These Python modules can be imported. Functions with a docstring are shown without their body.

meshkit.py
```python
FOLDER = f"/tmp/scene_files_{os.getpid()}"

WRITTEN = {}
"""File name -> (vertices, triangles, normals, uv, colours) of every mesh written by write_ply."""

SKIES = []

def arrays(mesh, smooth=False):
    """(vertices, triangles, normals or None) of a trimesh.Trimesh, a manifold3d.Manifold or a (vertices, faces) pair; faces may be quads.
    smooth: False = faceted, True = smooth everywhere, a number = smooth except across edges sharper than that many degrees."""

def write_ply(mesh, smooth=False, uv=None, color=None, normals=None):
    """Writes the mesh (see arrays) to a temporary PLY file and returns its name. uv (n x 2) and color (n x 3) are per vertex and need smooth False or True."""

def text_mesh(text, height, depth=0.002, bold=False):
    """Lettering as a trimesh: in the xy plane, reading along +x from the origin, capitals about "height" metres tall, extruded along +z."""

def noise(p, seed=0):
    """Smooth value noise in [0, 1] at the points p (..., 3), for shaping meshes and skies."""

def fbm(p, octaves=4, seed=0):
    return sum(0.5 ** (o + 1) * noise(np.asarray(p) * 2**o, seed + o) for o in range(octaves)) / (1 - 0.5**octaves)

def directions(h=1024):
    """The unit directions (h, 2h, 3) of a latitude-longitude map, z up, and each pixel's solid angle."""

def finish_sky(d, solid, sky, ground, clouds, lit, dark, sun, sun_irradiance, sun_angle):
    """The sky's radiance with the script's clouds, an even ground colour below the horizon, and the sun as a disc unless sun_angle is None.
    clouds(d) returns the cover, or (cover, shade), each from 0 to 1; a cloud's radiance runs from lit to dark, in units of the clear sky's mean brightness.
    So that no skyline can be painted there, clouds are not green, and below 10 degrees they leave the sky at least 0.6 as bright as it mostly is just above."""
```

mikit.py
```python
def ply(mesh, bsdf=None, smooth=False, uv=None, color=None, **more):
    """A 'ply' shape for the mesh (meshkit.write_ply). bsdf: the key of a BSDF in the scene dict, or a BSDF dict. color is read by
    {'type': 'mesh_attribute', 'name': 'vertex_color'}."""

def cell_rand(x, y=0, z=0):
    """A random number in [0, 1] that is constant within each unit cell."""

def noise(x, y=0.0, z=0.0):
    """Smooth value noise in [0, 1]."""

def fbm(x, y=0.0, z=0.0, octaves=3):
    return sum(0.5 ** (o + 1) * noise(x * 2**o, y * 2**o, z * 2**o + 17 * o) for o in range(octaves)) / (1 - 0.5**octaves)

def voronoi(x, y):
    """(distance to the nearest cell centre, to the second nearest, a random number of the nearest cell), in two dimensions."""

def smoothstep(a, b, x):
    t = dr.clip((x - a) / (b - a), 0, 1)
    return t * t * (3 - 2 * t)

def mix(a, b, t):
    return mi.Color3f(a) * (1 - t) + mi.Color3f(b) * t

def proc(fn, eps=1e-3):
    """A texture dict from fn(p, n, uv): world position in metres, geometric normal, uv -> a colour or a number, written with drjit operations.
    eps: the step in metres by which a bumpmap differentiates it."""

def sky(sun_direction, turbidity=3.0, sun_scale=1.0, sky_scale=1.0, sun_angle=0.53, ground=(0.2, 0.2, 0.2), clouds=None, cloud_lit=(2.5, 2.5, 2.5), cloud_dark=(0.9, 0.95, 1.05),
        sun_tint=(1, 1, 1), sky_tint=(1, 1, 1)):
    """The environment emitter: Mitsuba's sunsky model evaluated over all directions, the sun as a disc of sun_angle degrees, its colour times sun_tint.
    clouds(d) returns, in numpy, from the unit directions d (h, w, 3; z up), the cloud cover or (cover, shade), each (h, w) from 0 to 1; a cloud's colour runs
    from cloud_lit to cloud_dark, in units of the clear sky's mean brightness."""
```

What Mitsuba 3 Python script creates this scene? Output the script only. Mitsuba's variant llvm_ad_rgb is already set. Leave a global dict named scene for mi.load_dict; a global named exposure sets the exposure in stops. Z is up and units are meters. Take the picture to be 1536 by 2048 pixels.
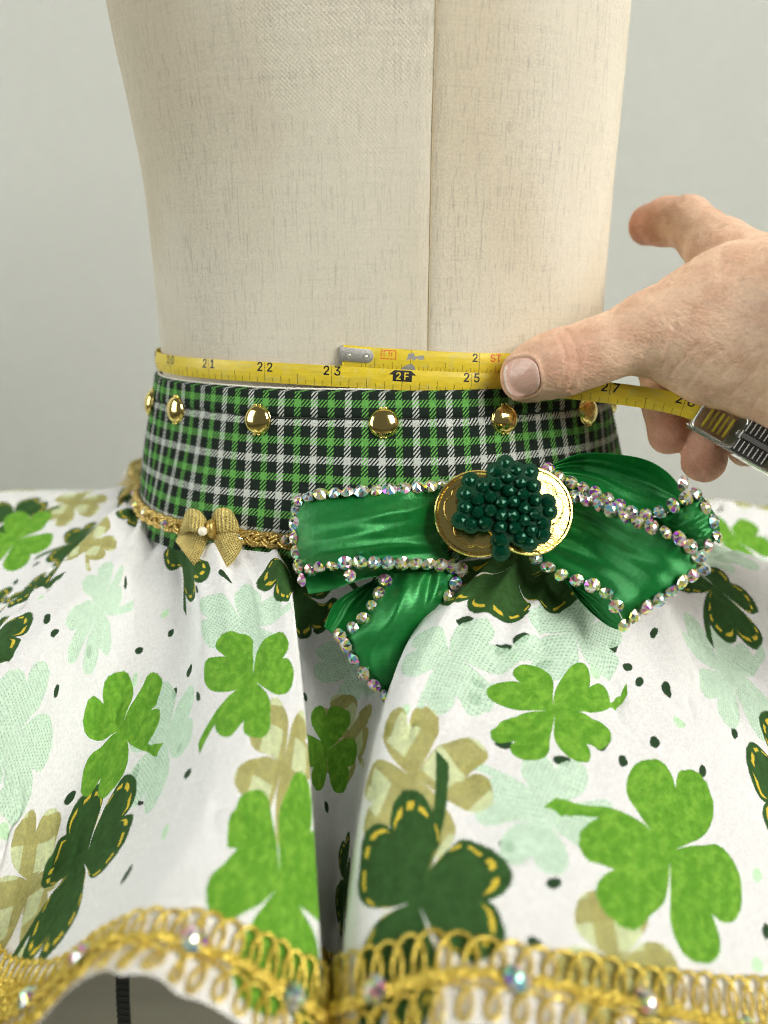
import math, random
import numpy as np, trimesh, drjit as dr, mitsuba as mi, mikit, meshkit
from mikit import proc, noise, fbm, cell_rand, smoothstep, mix
from scipy.interpolate import PchipInterpolator, CubicSpline
from scipy.ndimage import gaussian_filter1d, gaussian_filter

T = mi.ScalarTransform4f
scene, labels = {}, {}
# ------------------------------------------------------------------ camera, light, exposure
PITCH = math.radians(15.2)
EYE = [0.0, -0.379, 1.033]
scene['camera'] = {'type': 'thinlens', 'fov': 49.92, 'aperture_radius': 0.0028, 'focus_distance': 0.292,
                   'near_clip': 0.01, 'far_clip': 30.0,
                   'to_world': T().look_at(origin=EYE, target=[0, EYE[1] + math.cos(PITCH), EYE[2] - math.sin(PITCH)], up=[0, 0, 1])}
exposure = 0.02


def window(name, centre, target, w, h, rgb):
    m = T().look_at(origin=centre, target=target, up=[0, 0, 1])
    scene[name] = {'type': 'rectangle', 'to_world': m @ T().scale([w / 2, h / 2, 1]),
                   'emitter': {'type': 'area', 'radiance': {'type': 'rgb', 'value': rgb}}}
    labels[name] = {'kind': 'structure'}


window('window', [1.65, -1.85, 2.55], [0, 0, 0.95], 1.5, 1.7, [12.8, 12.55, 11.7])
window('window_001', [-2.2, -0.55, 1.65], [0, 0.5, 1.0], 1.2, 1.6, [5.2, 5.3, 5.05])  # added fill light that lifts the left of wall and skirt, no known window
scene['room_light'] = {'type': 'constant', 'radiance': {'type': 'rgb', 'value': [0.108, 0.107, 0.100]}}

# ------------------------------------------------------------------ helpers
rng = np.random.default_rng(7)
COUNT = {}


def numbered(name):
    if name not in scene and name not in COUNT:
        COUNT[name] = 0
        return name
    COUNT[name] = COUNT.get(name, 0) + 1
    return f'{name}_{COUNT[name]:03d}'


def put(key, mesh, mat, smooth=False, **kw):
    key = numbered(key)
    scene[key] = mikit.ply(mesh, mat, smooth, **kw)
    return key


def copy(key, shape, m):
    key = numbered(key)
    scene[key] = {**shape, 'to_world': T(m)}
    return key


def tag(key, label=None, category=None, group=None, kind=None):
    d = labels.setdefault(key, {})
    for k, v in (('label', label), ('category', category), ('group', group), ('kind', kind)):
        if v:
            d[k] = v


def grid_mesh(P, close_u=False):
    """P (nv, nu, 3) -> (vertices, triangles)."""
    nv, nu = P.shape[:2]
    i, j = np.meshgrid(np.arange(nv - 1), np.arange(nu if close_u else nu - 1), indexing='ij')
    j2 = (j + 1) % nu
    q = np.stack([i * nu + j, i * nu + j2, (i + 1) * nu + j2, (i + 1) * nu + j], -1).reshape(-1, 4)
    return P.reshape(-1, 3), np.vstack([q[:, [0, 1, 2]], q[:, [0, 2, 3]]])


def join(meshes):
    V, Fs, n = [], [], 0
    for v, f in meshes:
        V.append(v); Fs.append(np.asarray(f) + n); n += len(v)
    return np.vstack(V), np.vstack(Fs)


def unit(v):
    v = np.asarray(v, float)
    return v / np.maximum(np.linalg.norm(v, axis=-1, keepdims=True), 1e-12)


def tube(p, r, sides=6, closed=False, cap=True):
    """Round tube along points; parallel transport frames."""
    p = np.asarray(p, float)
    r = np.broadcast_to(np.asarray(r, float), (len(p),))
    t = unit(np.roll(p, -1, 0) - np.roll(p, 1, 0)) if closed else unit(np.gradient(p, axis=0))
    a = np.zeros_like(p)
    x = np.cross(t[0], [0, 0, 1.0]) if abs(t[0][2]) < .9 else np.cross(t[0], [1.0, 0, 0])
    for k in range(len(p)):
        x = x - t[k] * (x @ t[k]); x = x / np.linalg.norm(x); a[k] = x
    b = np.cross(t, a)
    ang = np.arange(sides) * 2 * np.pi / sides
    P = p[:, None] + r[:, None, None] * (np.cos(ang)[None, :, None] * a[:, None] + np.sin(ang)[None, :, None] * b[:, None])
    if closed:
        P = np.concatenate([P, P[:1]], 0)
    v, f = grid_mesh(P, True)
    f = f[:, ::-1]
    if cap and not closed:
        n = len(v)
        v = np.vstack([v, p[0], p[-1]])
        k = np.arange(sides); k2 = (k + 1) % sides
        e = (len(p) - 1) * sides
        f = np.vstack([f, np.stack([k, k2, k * 0 + n], 1), np.stack([e + k2, e + k, k * 0 + n + 1], 1)])
    return v, f


def frame(o, z, x=None):
    """4 x 4 matrix with its z axis along z at o."""
    z = unit(z)
    h = np.array([0, 0, 1.0]) if abs(z[2]) < .95 else np.array([1.0, 0, 0])
    x = np.cross(h, z) if x is None else np.asarray(x, float)
    x = unit(x - z * (x @ z)); y = np.cross(z, x)
    m = np.eye(4); m[:3, 0], m[:3, 1], m[:3, 2], m[:3, 3] = x, y, z, o
    return m


def moved(mesh, m):
    v, f = mesh
    return v @ m[:3, :3].T + m[:3, 3], f


def tm(mesh):
    return np.array(mesh.vertices), np.array(mesh.faces)


def solid_sheet(P, th):
    """A sheet with thickness th: front, back and rim in one mesh."""
    du = np.gradient(P, axis=1); dv = np.gradient(P, axis=0)
    N = unit(np.cross(du, dv))
    nv, nu = P.shape[:2]
    v1, f1 = grid_mesh(P + N * th / 2)
    v2, f2 = grid_mesh(P - N * th / 2)
    n = len(v1)
    rim = np.concatenate([np.arange(nu), np.arange(1, nv) * nu + nu - 1, (nv - 1) * nu + np.arange(nu - 2, -1, -1), np.arange(nv - 2, 0, -1) * nu])
    r2 = np.roll(rim, -1)
    fr = np.vstack([np.stack([rim, rim + n, r2], 1), np.stack([r2, rim + n, r2 + n], 1)])
    return np.vstack([v1, v2]), np.vstack([f1, f2[:, ::-1] + n, fr])


def spline(pts, n, closed=False):
    p = np.asarray(pts, float)
    if closed:
        p = np.vstack([p, p[:1]])
    s = np.r_[0, np.cumsum(np.linalg.norm(np.diff(p, axis=0), axis=1) ** .5)]
    c = CubicSpline(s, p, bc_type='periodic' if closed else 'natural')
    q = c(np.linspace(0, s[-1], 40 * len(p)))
    L = np.r_[0, np.cumsum(np.linalg.norm(np.diff(q, axis=0), axis=1))]
    t = np.linspace(0, L[-1], n, endpoint=not closed)
    return np.stack([np.interp(t, L, q[:, k]) for k in range(q.shape[1])], -1)


def surface_nets(fn, ax):
    """Closed surface fn = 0 (fn < 0 inside) sampled on the grid of three axes."""
    G = np.stack(np.meshgrid(*ax, indexing='ij'), -1)
    V = fn(G.reshape(-1, 3)).reshape(G.shape[:3])
    s = V < 0
    c = np.zeros([n - 1 for n in V.shape], np.int8)
    off = [(a, b, d) for a in (0, 1) for b in (0, 1) for d in (0, 1)]
    sub = lambda A, o: A[o[0]:A.shape[0] - 1 + o[0], o[1]:A.shape[1] - 1 + o[1], o[2]:A.shape[2] - 1 + o[2]]
    for o in off:
        c = c + sub(s, o)
    on = (c > 0) & (c < 8)
    idx = -np.ones(c.shape, int); idx[on] = np.arange(on.sum())
    acc = np.zeros((on.sum(), 3)); cnt = np.zeros(on.sum())
    for o in off:
        for k in range(3):
            if o[k] == 0:
                o2 = list(o); o2[k] = 1
                va, vb = sub(V, o)[on], sub(V, tuple(o2))[on]
                cr = (va < 0) != (vb < 0)
                t = np.where(cr, va / np.where(cr, va - vb, 1), 0)
                p = np.array(o, float)[None] + t[:, None] * np.eye(3)[k]
                acc += np.where(cr[:, None], p, 0); cnt += cr
    base = np.stack(np.nonzero(on), -1)
    loc = base + acc / cnt[:, None]
    verts = np.stack([np.interp(loc[:, k], np.arange(len(ax[k])), ax[k]) for k in range(3)], -1)
    F = []
    for k in range(3):
        a, b = (k + 1) % 3, (k + 2) % 3
        sl0 = [slice(None)] * 3; sl1 = [slice(None)] * 3
        sl0[k] = slice(0, -1); sl1[k] = slice(1, None)
        s0, s1 = s[tuple(sl0)], s[tuple(sl1)]
        e = np.stack(np.nonzero(s0 != s1), -1)
        ok = (e[:, a] > 0) & (e[:, b] > 0) & (e[:, a] < V.shape[a] - 1) & (e[:, b] < V.shape[b] - 1)
        e = e[ok]
        flip = s0[tuple(e.T)]
        def at(da, db):
            q = e.copy(); q[:, a] -= da; q[:, b] -= db
            return idx[tuple(q.T)]
        q = np.stack([at(1, 1), at(0, 1), at(0, 0), at(1, 0)], 1)
        q = np.where(flip[:, None], q, q[:, ::-1])
        F += [q[:, [0, 1, 2]], q[:, [0, 2, 3]]]
    return verts, np.vstack(F)


def principled(base, rough=.5, **kw):
    b = {'type': 'rgb', 'value': base} if isinstance(base, (list, tuple)) else base
    return {'type': 'twosided', 'b': {'type': 'principled', 'base_color': b, 'roughness': rough, **kw}}


def bump(inner, fn, eps=2e-4):
    return {'type': 'twosided', 'b': {'type': 'bumpmap', 'arbitrary': proc(fn, eps), 'scale': 1.0, 'bsdf': inner}}


# ------------------------------------------------------------------ the setting
def wall_fn(p, n, uv):
    s = .94 + .12 * fbm(p.x * 2.0 + 5, p.z * 2.0, 1.3) + .05 * (noise(p.x * 160, p.z * 160) - .5)
    return mi.Color3f(.585, .60, .555) * s


scene['m_wall'] = {'type': 'twosided', 'b': {'type': 'diffuse', 'reflectance': proc(wall_fn)}}
scene['wall'] = {'type': 'rectangle', 'to_world': T().translate([0, .80, 1.4]) @ T().rotate([1, 0, 0], 90) @ T().scale([4, 1.4, 1]), 'bsdf': {'type': 'ref', 'id': 'm_wall'}}
labels['wall'] = {'kind': 'structure'}
scene['m_floor'] = principled(proc(lambda p, n, uv: mi.Color3f(.16, .15, .11) * (.8 + .4 * fbm(p.x * 3, p.y * 30, 2.0))), .5)
scene['floor'] = {'type': 'rectangle', 'to_world': T().translate([0, -2.2, 0]) @ T().scale([4, 3.0, 1]), 'bsdf': {'type': 'ref', 'id': 'm_floor'}}
labels['floor'] = {'kind': 'structure'}

# ------------------------------------------------------------------ dress form, linen covered
ZF = [.868, .878, .89, .92, .96, 1.00, 1.03, 1.07, 1.10, 1.1266, 1.145, 1.20, 1.27, 1.34]
XL = PchipInterpolator(ZF, [.098, .100, .102, .100, .099, .0980, .0984, .0998, .1035, .1078, .1100, .122, .131, .128])
XR = PchipInterpolator(ZF, [.098, .100, .102, .100, .098, .0965, .0950, .0954, .0964, .0970, .0972, .112, .125, .125])
YF = PchipInterpolator(ZF, [.070, .071, .072, .074, .077, .0790, .0800, .0830, .0860, .0890, .0915, .104, .112, .098])
SEAM = math.radians(8.4)


def form_point(phi, z, out=0.0):
    """phi from the front (-y) towards +x."""
    phi, z = np.broadcast_arrays(np.asarray(phi, float), np.asarray(z, float))
    s, c = np.sin(phi), np.cos(phi)
    w = .5 + .5 * np.tanh(s * 3)
    a = XL(z) * (1 - w) + XR(z) * w
    b = np.where(c > 0, YF(z), YF(z) * .95)
    e = 2 / 2.15
    return np.stack([(a + out) * np.sign(s) * np.abs(s) ** e, -(b + out) * np.sign(c) * np.abs(c) ** e, z], -1)


def linen_fn(p, n, uv):
    x, z = uv.x, uv.y
    yarn = noise(x * 2300, z * 200, 1.0)
    weft = noise(x * 110, z * 2300, 7.0)
    slub = noise(x * 700, z * 80, 3.0)
    slub2 = noise(x * 34, z * 600, 5.0)
    dark = smoothstep(.60, 1.0, yarn) * .30 + smoothstep(.64, 1.0, weft) * .11
    dark = dark + smoothstep(.78, 1.0, slub) * .13 + smoothstep(.84, 1.0, slub2) * .06
    weave = .16 * noise(x * 2100, z * 2100, 11.0)
    blotch = fbm(x * 16, z * 9, 2.0)
    thin = smoothstep(.40, .75, fbm(x * 30, z * 14, 9.0)) * .35 + .6
    stain = smoothstep(.60, .80, fbm(x * 26 + 3, z * 12, 21.0))
    base = mix(mix((.665, .592, .455), (.74, .69, .575), smoothstep(.3, .7, blotch)), (.52, .42, .27), stain * .12)
    base = base * dr.select(x > .38, .985, 1.04)              # brighter lit side put into the colour: panel right of the seam paler
    return base * (1 - (dark * .6 + weave) * thin)


def linen_bump(p, n, uv):
    return .00012 * dr.sin(uv.x * 4200) * dr.sin(uv.y * 4200) + .0001 * noise(uv.x * 700, uv.y * 40) + .0001 * noise(uv.x * 40, uv.y * 700)


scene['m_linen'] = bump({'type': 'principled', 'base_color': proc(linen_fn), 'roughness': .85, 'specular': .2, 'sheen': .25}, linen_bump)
zz = np.linspace(.868, 1.34, 150)
for k, (a0, a1) in enumerate(((SEAM, SEAM + math.pi), (SEAM + math.pi, SEAM + 2 * math.pi))):
    ph = np.linspace(a0, a1, 120)
    tuck = -.0012 * (np.exp(-((ph - a0) / .012) ** 2) + np.exp(-((a1 - ph) / .012) ** 2))
    P = form_point(ph[None], zz[:, None], 0)
    nrm = unit(np.stack([np.sin(ph), -np.cos(ph), 0 * ph], -1))
    P = P + tuck[None, :, None] * nrm[None]
    puck = .00035 * (meshkit.fbm(np.stack([P[..., 0] * 30, P[..., 1] * 30, P[..., 2] * 18], -1), 3) - .5) * 2
    P = P + puck[..., None] * nrm[None]
    arc = np.cumsum(np.r_[0, np.linalg.norm(np.diff(P[60], axis=0), axis=1)]) + k * .4
    uv = np.stack(np.broadcast_arrays(arc[None], zz[:, None]), -1).reshape(-1, 2)
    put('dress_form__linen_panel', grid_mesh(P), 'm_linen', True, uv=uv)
scene['m_thread'] = principled([.52, .43, .28], .8)
zs = np.linspace(.868, 1.34, 320)
put('dress_form__seam', tube(form_point(SEAM + .0022 * np.sin(zs * 9), zs, -.0010), .00034, 5), 'm_thread', True)
pole = trimesh.creation.cylinder(.013, .85, sections=24); pole.apply_translation([0, .02, .45])
scene['m_pole'] = principled([.03, .03, .03], .35)
put('dress_form__pole', pole, 'm_pole', 40)
base_ = trimesh.creation.revolve([(.001, .004), (.17, .004), (.175, .012), (.16, .022), (.02, .04), (.001, .04)], sections=48); base_.apply_translation([0, .02, 0])
put('dress_form__base', base_, 'm_pole', 40)
bots = form_point(np.linspace(0, 2 * np.pi, 80), .868)
put('dress_form__bottom_cap', (np.vstack([bots, [[0, 0, .866]]]), np.stack([np.arange(79) + 1, np.arange(79), np.full(79, 80)], 1)), 'm_thread', 30)
tops = form_point(np.linspace(0, 2 * np.pi, 80), 1.34)
capv = np.vstack([tops, [[0, 0, 1.365]]]); k = np.arange(79)
put('dress_form__neck_cap', (capv, np.stack([k, k + 1, k * 0 + 80], 1)), 'm_thread', 30)
tag('dress_form', 'cream linen-covered dress form torso standing inside the green skirt', 'dress form')

# ------------------------------------------------------------------ waistband of the skirt
def band_point(phi, z, out=0.0):
    """The plaid band: flares from the tape down to the skirt seam."""
    phi, z = np.broadcast_arrays(np.asarray(phi, float), np.asarray(z, float))
    t = np.clip((.9968 - z) / .0590, -1, 1.2)
    a = .1010 + .0122 * np.maximum(t, 0) ** 1.1
    b = .0825 + .0125 * np.maximum(t, 0) ** 1.1
    s, c = np.sin(phi), np.cos(phi)
    a = a - .0006
    e = 2 / 2.1
    wob = .0006 * np.sin(phi * 5 + z * 60) + .0005 * np.sin(phi * 9 - z * 90)
    return np.stack([-.0008 + (a + out + wob) * np.sign(s) * np.abs(s) ** e, -(b + out + wob) * np.sign(c) * np.abs(c) ** e, z], -1)


def plaid_fn(p, n, uv):
    P0 = .01285
    x = uv.x / P0 + .02 * noise(uv.x * 60, uv.y * 60)
    y = (uv.y - .9862) / .0135 + 10.25 + .02 * noise(uv.x * 60, uv.y * 60, 4.0)
    fx = x - dr.floor(x); fy = y - dr.floor(y)
    hw = .102
    def stripe(f, c):
        return 1 - smoothstep(hw - .012, hw + .012, dr.abs(f - c))
    wx, gx = stripe(fx, .25), stripe(fx, .75)
    wy, gy = stripe(fy, .25), stripe(fy, .75)
    tw = (uv.x - uv.y * .9) / .00142
    tw = smoothstep(-.15, .15, dr.sin(tw * 2 * math.pi))
    dark, white, green = mi.Color3f(.013, .022, .016), mi.Color3f(.52, .55, .51), mi.Color3f(.125, .37, .08)
    def band(w, g):
        return mi.Color3f(white * w + green * g + dark * (1 - w - g))
    cx, cy = band(wx, gx), band(wy, gy)
    inx, iny = wx + gx, wy + gy
    both = inx * iny
    col = dark * (1 - inx) * (1 - iny)
    col = col + (cx * tw + dark * (1 - tw)) * inx * (1 - iny) + (cy * tw + dark * (1 - tw)) * iny * (1 - inx)
    col = col + (cx * tw + cy * (1 - tw)) * both
    weave = .86 + .22 * noise(uv.x * 2600, uv.y * 2600)
    return col * weave


def cloth_bump(p, n, uv):
    return .00005 * dr.sin(uv.x * 9000) * dr.sin(uv.y * 9000) + .00035 * fbm(uv.x * 120, uv.y * 120, 1.0)


scene['m_plaid'] = bump({'type': 'principled', 'base_color': proc(plaid_fn), 'roughness': .85, 'specular': .12}, cloth_bump)
phi_b = np.linspace(-np.pi, np.pi, 361)
zt = np.concatenate([np.linspace(.9968, .9915, 6), np.linspace(.991, .984, 12), np.linspace(.983, .9340, 40)])
fold = -.0007 * np.exp(-((zt - .9875) / .0009) ** 2) + .0005 * (zt > .9875)          # stitched fold under the top edge
P = band_point(phi_b[None], zt[:, None], fold[:, None] + .0003 * np.sin(phi_b * 7)[None] * 1.0)
mid = band_point(phi_b, .965)
arc = np.r_[0, np.cumsum(np.linalg.norm(np.diff(mid, axis=0), axis=1))]
BAND_LEN = arc[-1]
arc = arc - arc[180]
uvb = np.stack(np.broadcast_arrays(arc[None] + .0030, (zt)[:, None]), -1)
# top edge turns inwards
inner = band_point(phi_b[None], np.array([.9968, .985, .965])[:, None], np.array([-.0016, -.0017, -.0017])[:, None])
top = band_point(phi_b[None], np.array([.9975])[:, None], np.array([-.0008])[:, None])
P = np.concatenate([inner[::-1], top, P], 0)
uvi = np.stack(np.broadcast_arrays(arc[None], np.array([.97, .985, .9968, .9975])[:, None]), -1)
put('skirt__waistband', grid_mesh(P), 'm_plaid', True, uv=np.concatenate([uvi, uvb], 0).reshape(-1, 2))
tag('skirt__waistband', 'green, white and black plaid waistband with a stitched top fold')
scene['m_black_thread'] = principled([.02, .03, .022], .7)
ph = np.linspace(-np.pi, np.pi, 900)
put('skirt__stitch_line', tube(band_point(ph, .9875 + .00012 * np.sin(ph * 40), -.0002), .00028, 4, cap=False), 'm_black_thread', True)
# raw white edge showing along the top of the band
scene['m_white_thread'] = principled([.72, .70, .62], .85)
ph = np.linspace(-np.pi, np.pi, 1500)
put('skirt__top_edge', tube(band_point(ph, .9976 + .00022 * meshkit.noise(np.stack([ph * 120, ph * 0, ph * 0], -1)), -.0012), .00045, 5, cap=False), 'm_white_thread', True)

# ------------------------------------------------------------------ gold dome studs with claws
scene['m_gold'] = {'type': 'twosided', 'b': {'type': 'roughconductor', 'material': 'Au', 'alpha': .012, 'distribution': 'ggx', 'specular_reflectance': {'type': 'rgb', 'value': [.98, .94, .80]}}}
r = np.linspace(0, 1, 16)
prof = [(0.0053 * math.sin(a), .0025 * math.cos(a)) for a in np.linspace(.001, math.pi / 2, 18)] + [(.0055, -.0002), (.0053, -.0006)]
STUD = trimesh.creation.revolve([(a, b) for a, b in prof[::-1]], sections=40)
claws = trimesh.util.concatenate([trimesh.creation.icosphere(1, .00055).apply_translation([.0055 * math.cos(a + d), .0055 * math.sin(a + d), .0001]) for a in (math.pi / 2, -math.pi / 2) for d in (-.16, .16)])
claws = (np.array(claws.vertices), np.array(claws.faces))
stud_shape = mikit.ply(STUD, 'm_gold', 40)
claw_shape = mikit.ply(claws, 'm_gold', 30)


def on_band(phi, z, out=0.0):
    o = band_point(phi, z, out)
    du = band_point(phi + .01, z) - band_point(phi - .01, z)
    dz = band_point(phi, z + .002) - band_point(phi, z - .002)
    n = unit(np.cross(du, dz))
    return o, n, unit(du)


for deg in [-72, -52.5, -25, .3, 25.2, 50.5, 76, 101, 126, 151, 176, 201, 226, 251, 268]:
    o, n, x = on_band(math.radians(deg), .9875 - .0012, .0006)
    n = unit(n + rng.normal(0, .05, 3))
    key = copy('skirt__stud', stud_shape, frame(o, n, x))
    scene[key + '__claws'] = {**claw_shape, 'to_world': T(frame(o, n, x))}

# ------------------------------------------------------------------ skirt cloth
WZ = .9375                                                       # height of the waist seam
CL = .155                                                        # length of the cloth
# waist azimuth (deg), a point half way down, hem point (None: straight with a small lift)
SPOKES = [(-100, None, (-0.272, 0.04, 0.922)), (-80, (-0.165, -0.036, 0.905), (-0.235, -0.07, 0.872)), (-64, (-0.122, -0.094, 0.917), (-0.17, -0.16, 0.884)),
          (-54, (-0.103, -0.11, 0.88), (-.131, -.183, .812)), (-45, (-0.078, -0.119, 0.885), (-0.101, -0.218, 0.836)), (-33, (-0.048, -0.152, 0.905), (-0.059, -0.226, 0.871)),
          (-21, (-0.031, -0.154, 0.91), (-0.032, -0.228, 0.862)), (-17.5, (-0.024, -0.149, 0.906), (-0.013, -0.225, 0.84)), (-15.5, (-0.031, -0.111, 0.876), (-0.016, -0.202, 0.826)),
          (0, (-0.015, -0.101, 0.866), (-0.014, -0.184, 0.803)), (13, (-0.004, -0.112, 0.873), (-0.012, -0.204, 0.829)), (15.5, (0.0, -0.147, 0.906), (-0.012, -0.226, 0.848)),
          (23, (0.014, -0.155, 0.909), (0.002, -0.234, 0.866)), (36, (0.037, -0.156, 0.902), (0.021, -0.234, 0.873)), (50, (0.092, -0.138, 0.889), (0.077, -0.228, 0.849)),
          (64, (0.145, -0.099, 0.878), (0.154, -0.194, 0.817)),
          (82, None, (.240, -.090, .888)), (97, None, (.240, .000, .855)), (112, None, (.262, .075, .905)), (128, None, (.185, .115, .850)),
          (146, None, (.150, .210, .905)), (164, None, (.055, .170, .848)), (182, None, (-.010, .245, .905)), (200, None, (-.085, .175, .850)),
          (218, None, (-.170, .190, .905)), (238, None, (-.215, .100, .855))]
NT, NVS = 1400, 90
n0 = len(SPOKES)
wphi = np.radians([s[0] for s in SPOKES])
hem = np.array([s[2] for s in SPOKES])
w0 = band_point(wphi, WZ, -.0015)
midp = np.array([s[1] or tuple((w0[k] + hem[k]) / 2 + [0, 0, .003]) for k, s in enumerate(SPOKES)])
hem3, mid3 = np.vstack([hem] * 3), np.vstack([midp] * 3)
w3 = np.concatenate([wphi - 2 * np.pi, wphi, wphi + 2 * np.pi])
t3 = np.r_[0, np.cumsum(np.linalg.norm(np.diff(hem3, axis=0), axis=1))]
period = t3[n0] - t3[0]
tt = t3[n0] + np.arange(NT) / NT * period
def smooth_t(y, s):
    return gaussian_filter1d(y, s * NT / 1400, axis=0, mode='wrap')
def through(y3):
    return smooth_t(CubicSpline(t3, y3)(tt) * .25 + PchipInterpolator(t3, y3)(tt) * .75, 4)
H, M = through(hem3), through(mid3)
W = PchipInterpolator(t3, w3)(tt)
W = W[0] + smooth_t(W - W[0] - np.arange(NT) / NT * 2 * np.pi, 6) + np.arange(NT) / NT * 2 * np.pi
W0 = band_point(W, WZ, -.0015)
W0[:, 2] = WZ
pleat = smooth_t(np.interp(W, np.radians([-64, -54, -45, -31, -18, -15, 0, 13, 16, 36, 50, 66]), [.002, -.004, .001, .004, .004, -.006, -.009, -.006, .004, .004, .002, -.004]), 4)
W0 += pleat[:, None] * np.stack([np.sin(W), -np.cos(W), 0 * W + .5], -1)
v = np.linspace(0, 1, NVS)
Q = 2 * M - .5 * (W0 + H)                                         # quadratic through the middle point
vv = v[:, None, None]
S = W0[None] * (1 - vv) ** 2 + Q[None] * 2 * vv * (1 - vv) + H[None] * vv ** 2
# where a fold crests at the hem the edge curls up
curl = .0030 + .0105 * np.exp(-((W - math.radians(-31)) / .20) ** 2)
S[..., 2] += curl[None] * (np.maximum(v - .76, 0) / .24)[:, None] ** 1.8
# the cloth leaves the seam as pipes: folds near the waist
gath = (.0030 * np.sin(W * 29 + 2 * np.sin(W * 5)) + .0018 * np.sin(W * 53 + 1))[None] * (np.exp(-(v / .24) ** 2) * np.minimum(v * 30, 1))[:, None]
S[..., 2] += gath
outw = unit(np.stack([np.sin(W), -np.cos(W), 0 * W], -1))
for c_, w_, a_, l_ in ((19, 1.6, .0065, .42), (26, 1.8, .0052, .30), (33, 1.8, .0040, .26), (42, 2.5, .0038, .34), (54, 3, .0045, .4), (-24, 1.8, .0040, .35), (-38, 2.4, .0048, .40), (-47, 2.0, -.0030, .32), (-57, 3, .0055, .45), (-72, 4, .006, .5), (70, 4, .005, .5), (4, 2.2, .0040, .5)):
    g_ = np.exp(-((W - math.radians(c_)) / math.radians(w_)) ** 2)[None] * (a_ * np.exp(-(v / l_) ** 2) * np.minimum(v * 9, 1))[:, None]
    S += g_[..., None] * (.8 * outw[None] + np.array([0, 0, .75]))
wr = meshkit.fbm(np.stack([S[..., 0] * 26, S[..., 1] * 26, S[..., 2] * 26], -1), 3, 4) - .5
wr2 = meshkit.fbm(np.stack([W0[None, :, 0] * 60 + S[..., 0] * 12, S[..., 1] * 12, S[..., 2] * 12 + v[:, None] * 2], -1), 2, 9) - .5
S[..., 2] += .0060 * wr * np.minimum(v * 4, 1)[:, None] + .004 * wr2 * np.minimum(v * 4, 1)[:, None]
rid = meshkit.fbm(np.stack([S[..., 0] * 38 + S[..., 1] * 20, S[..., 1] * 30, S[..., 2] * 30 + 7], -1), 3, 21)
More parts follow.
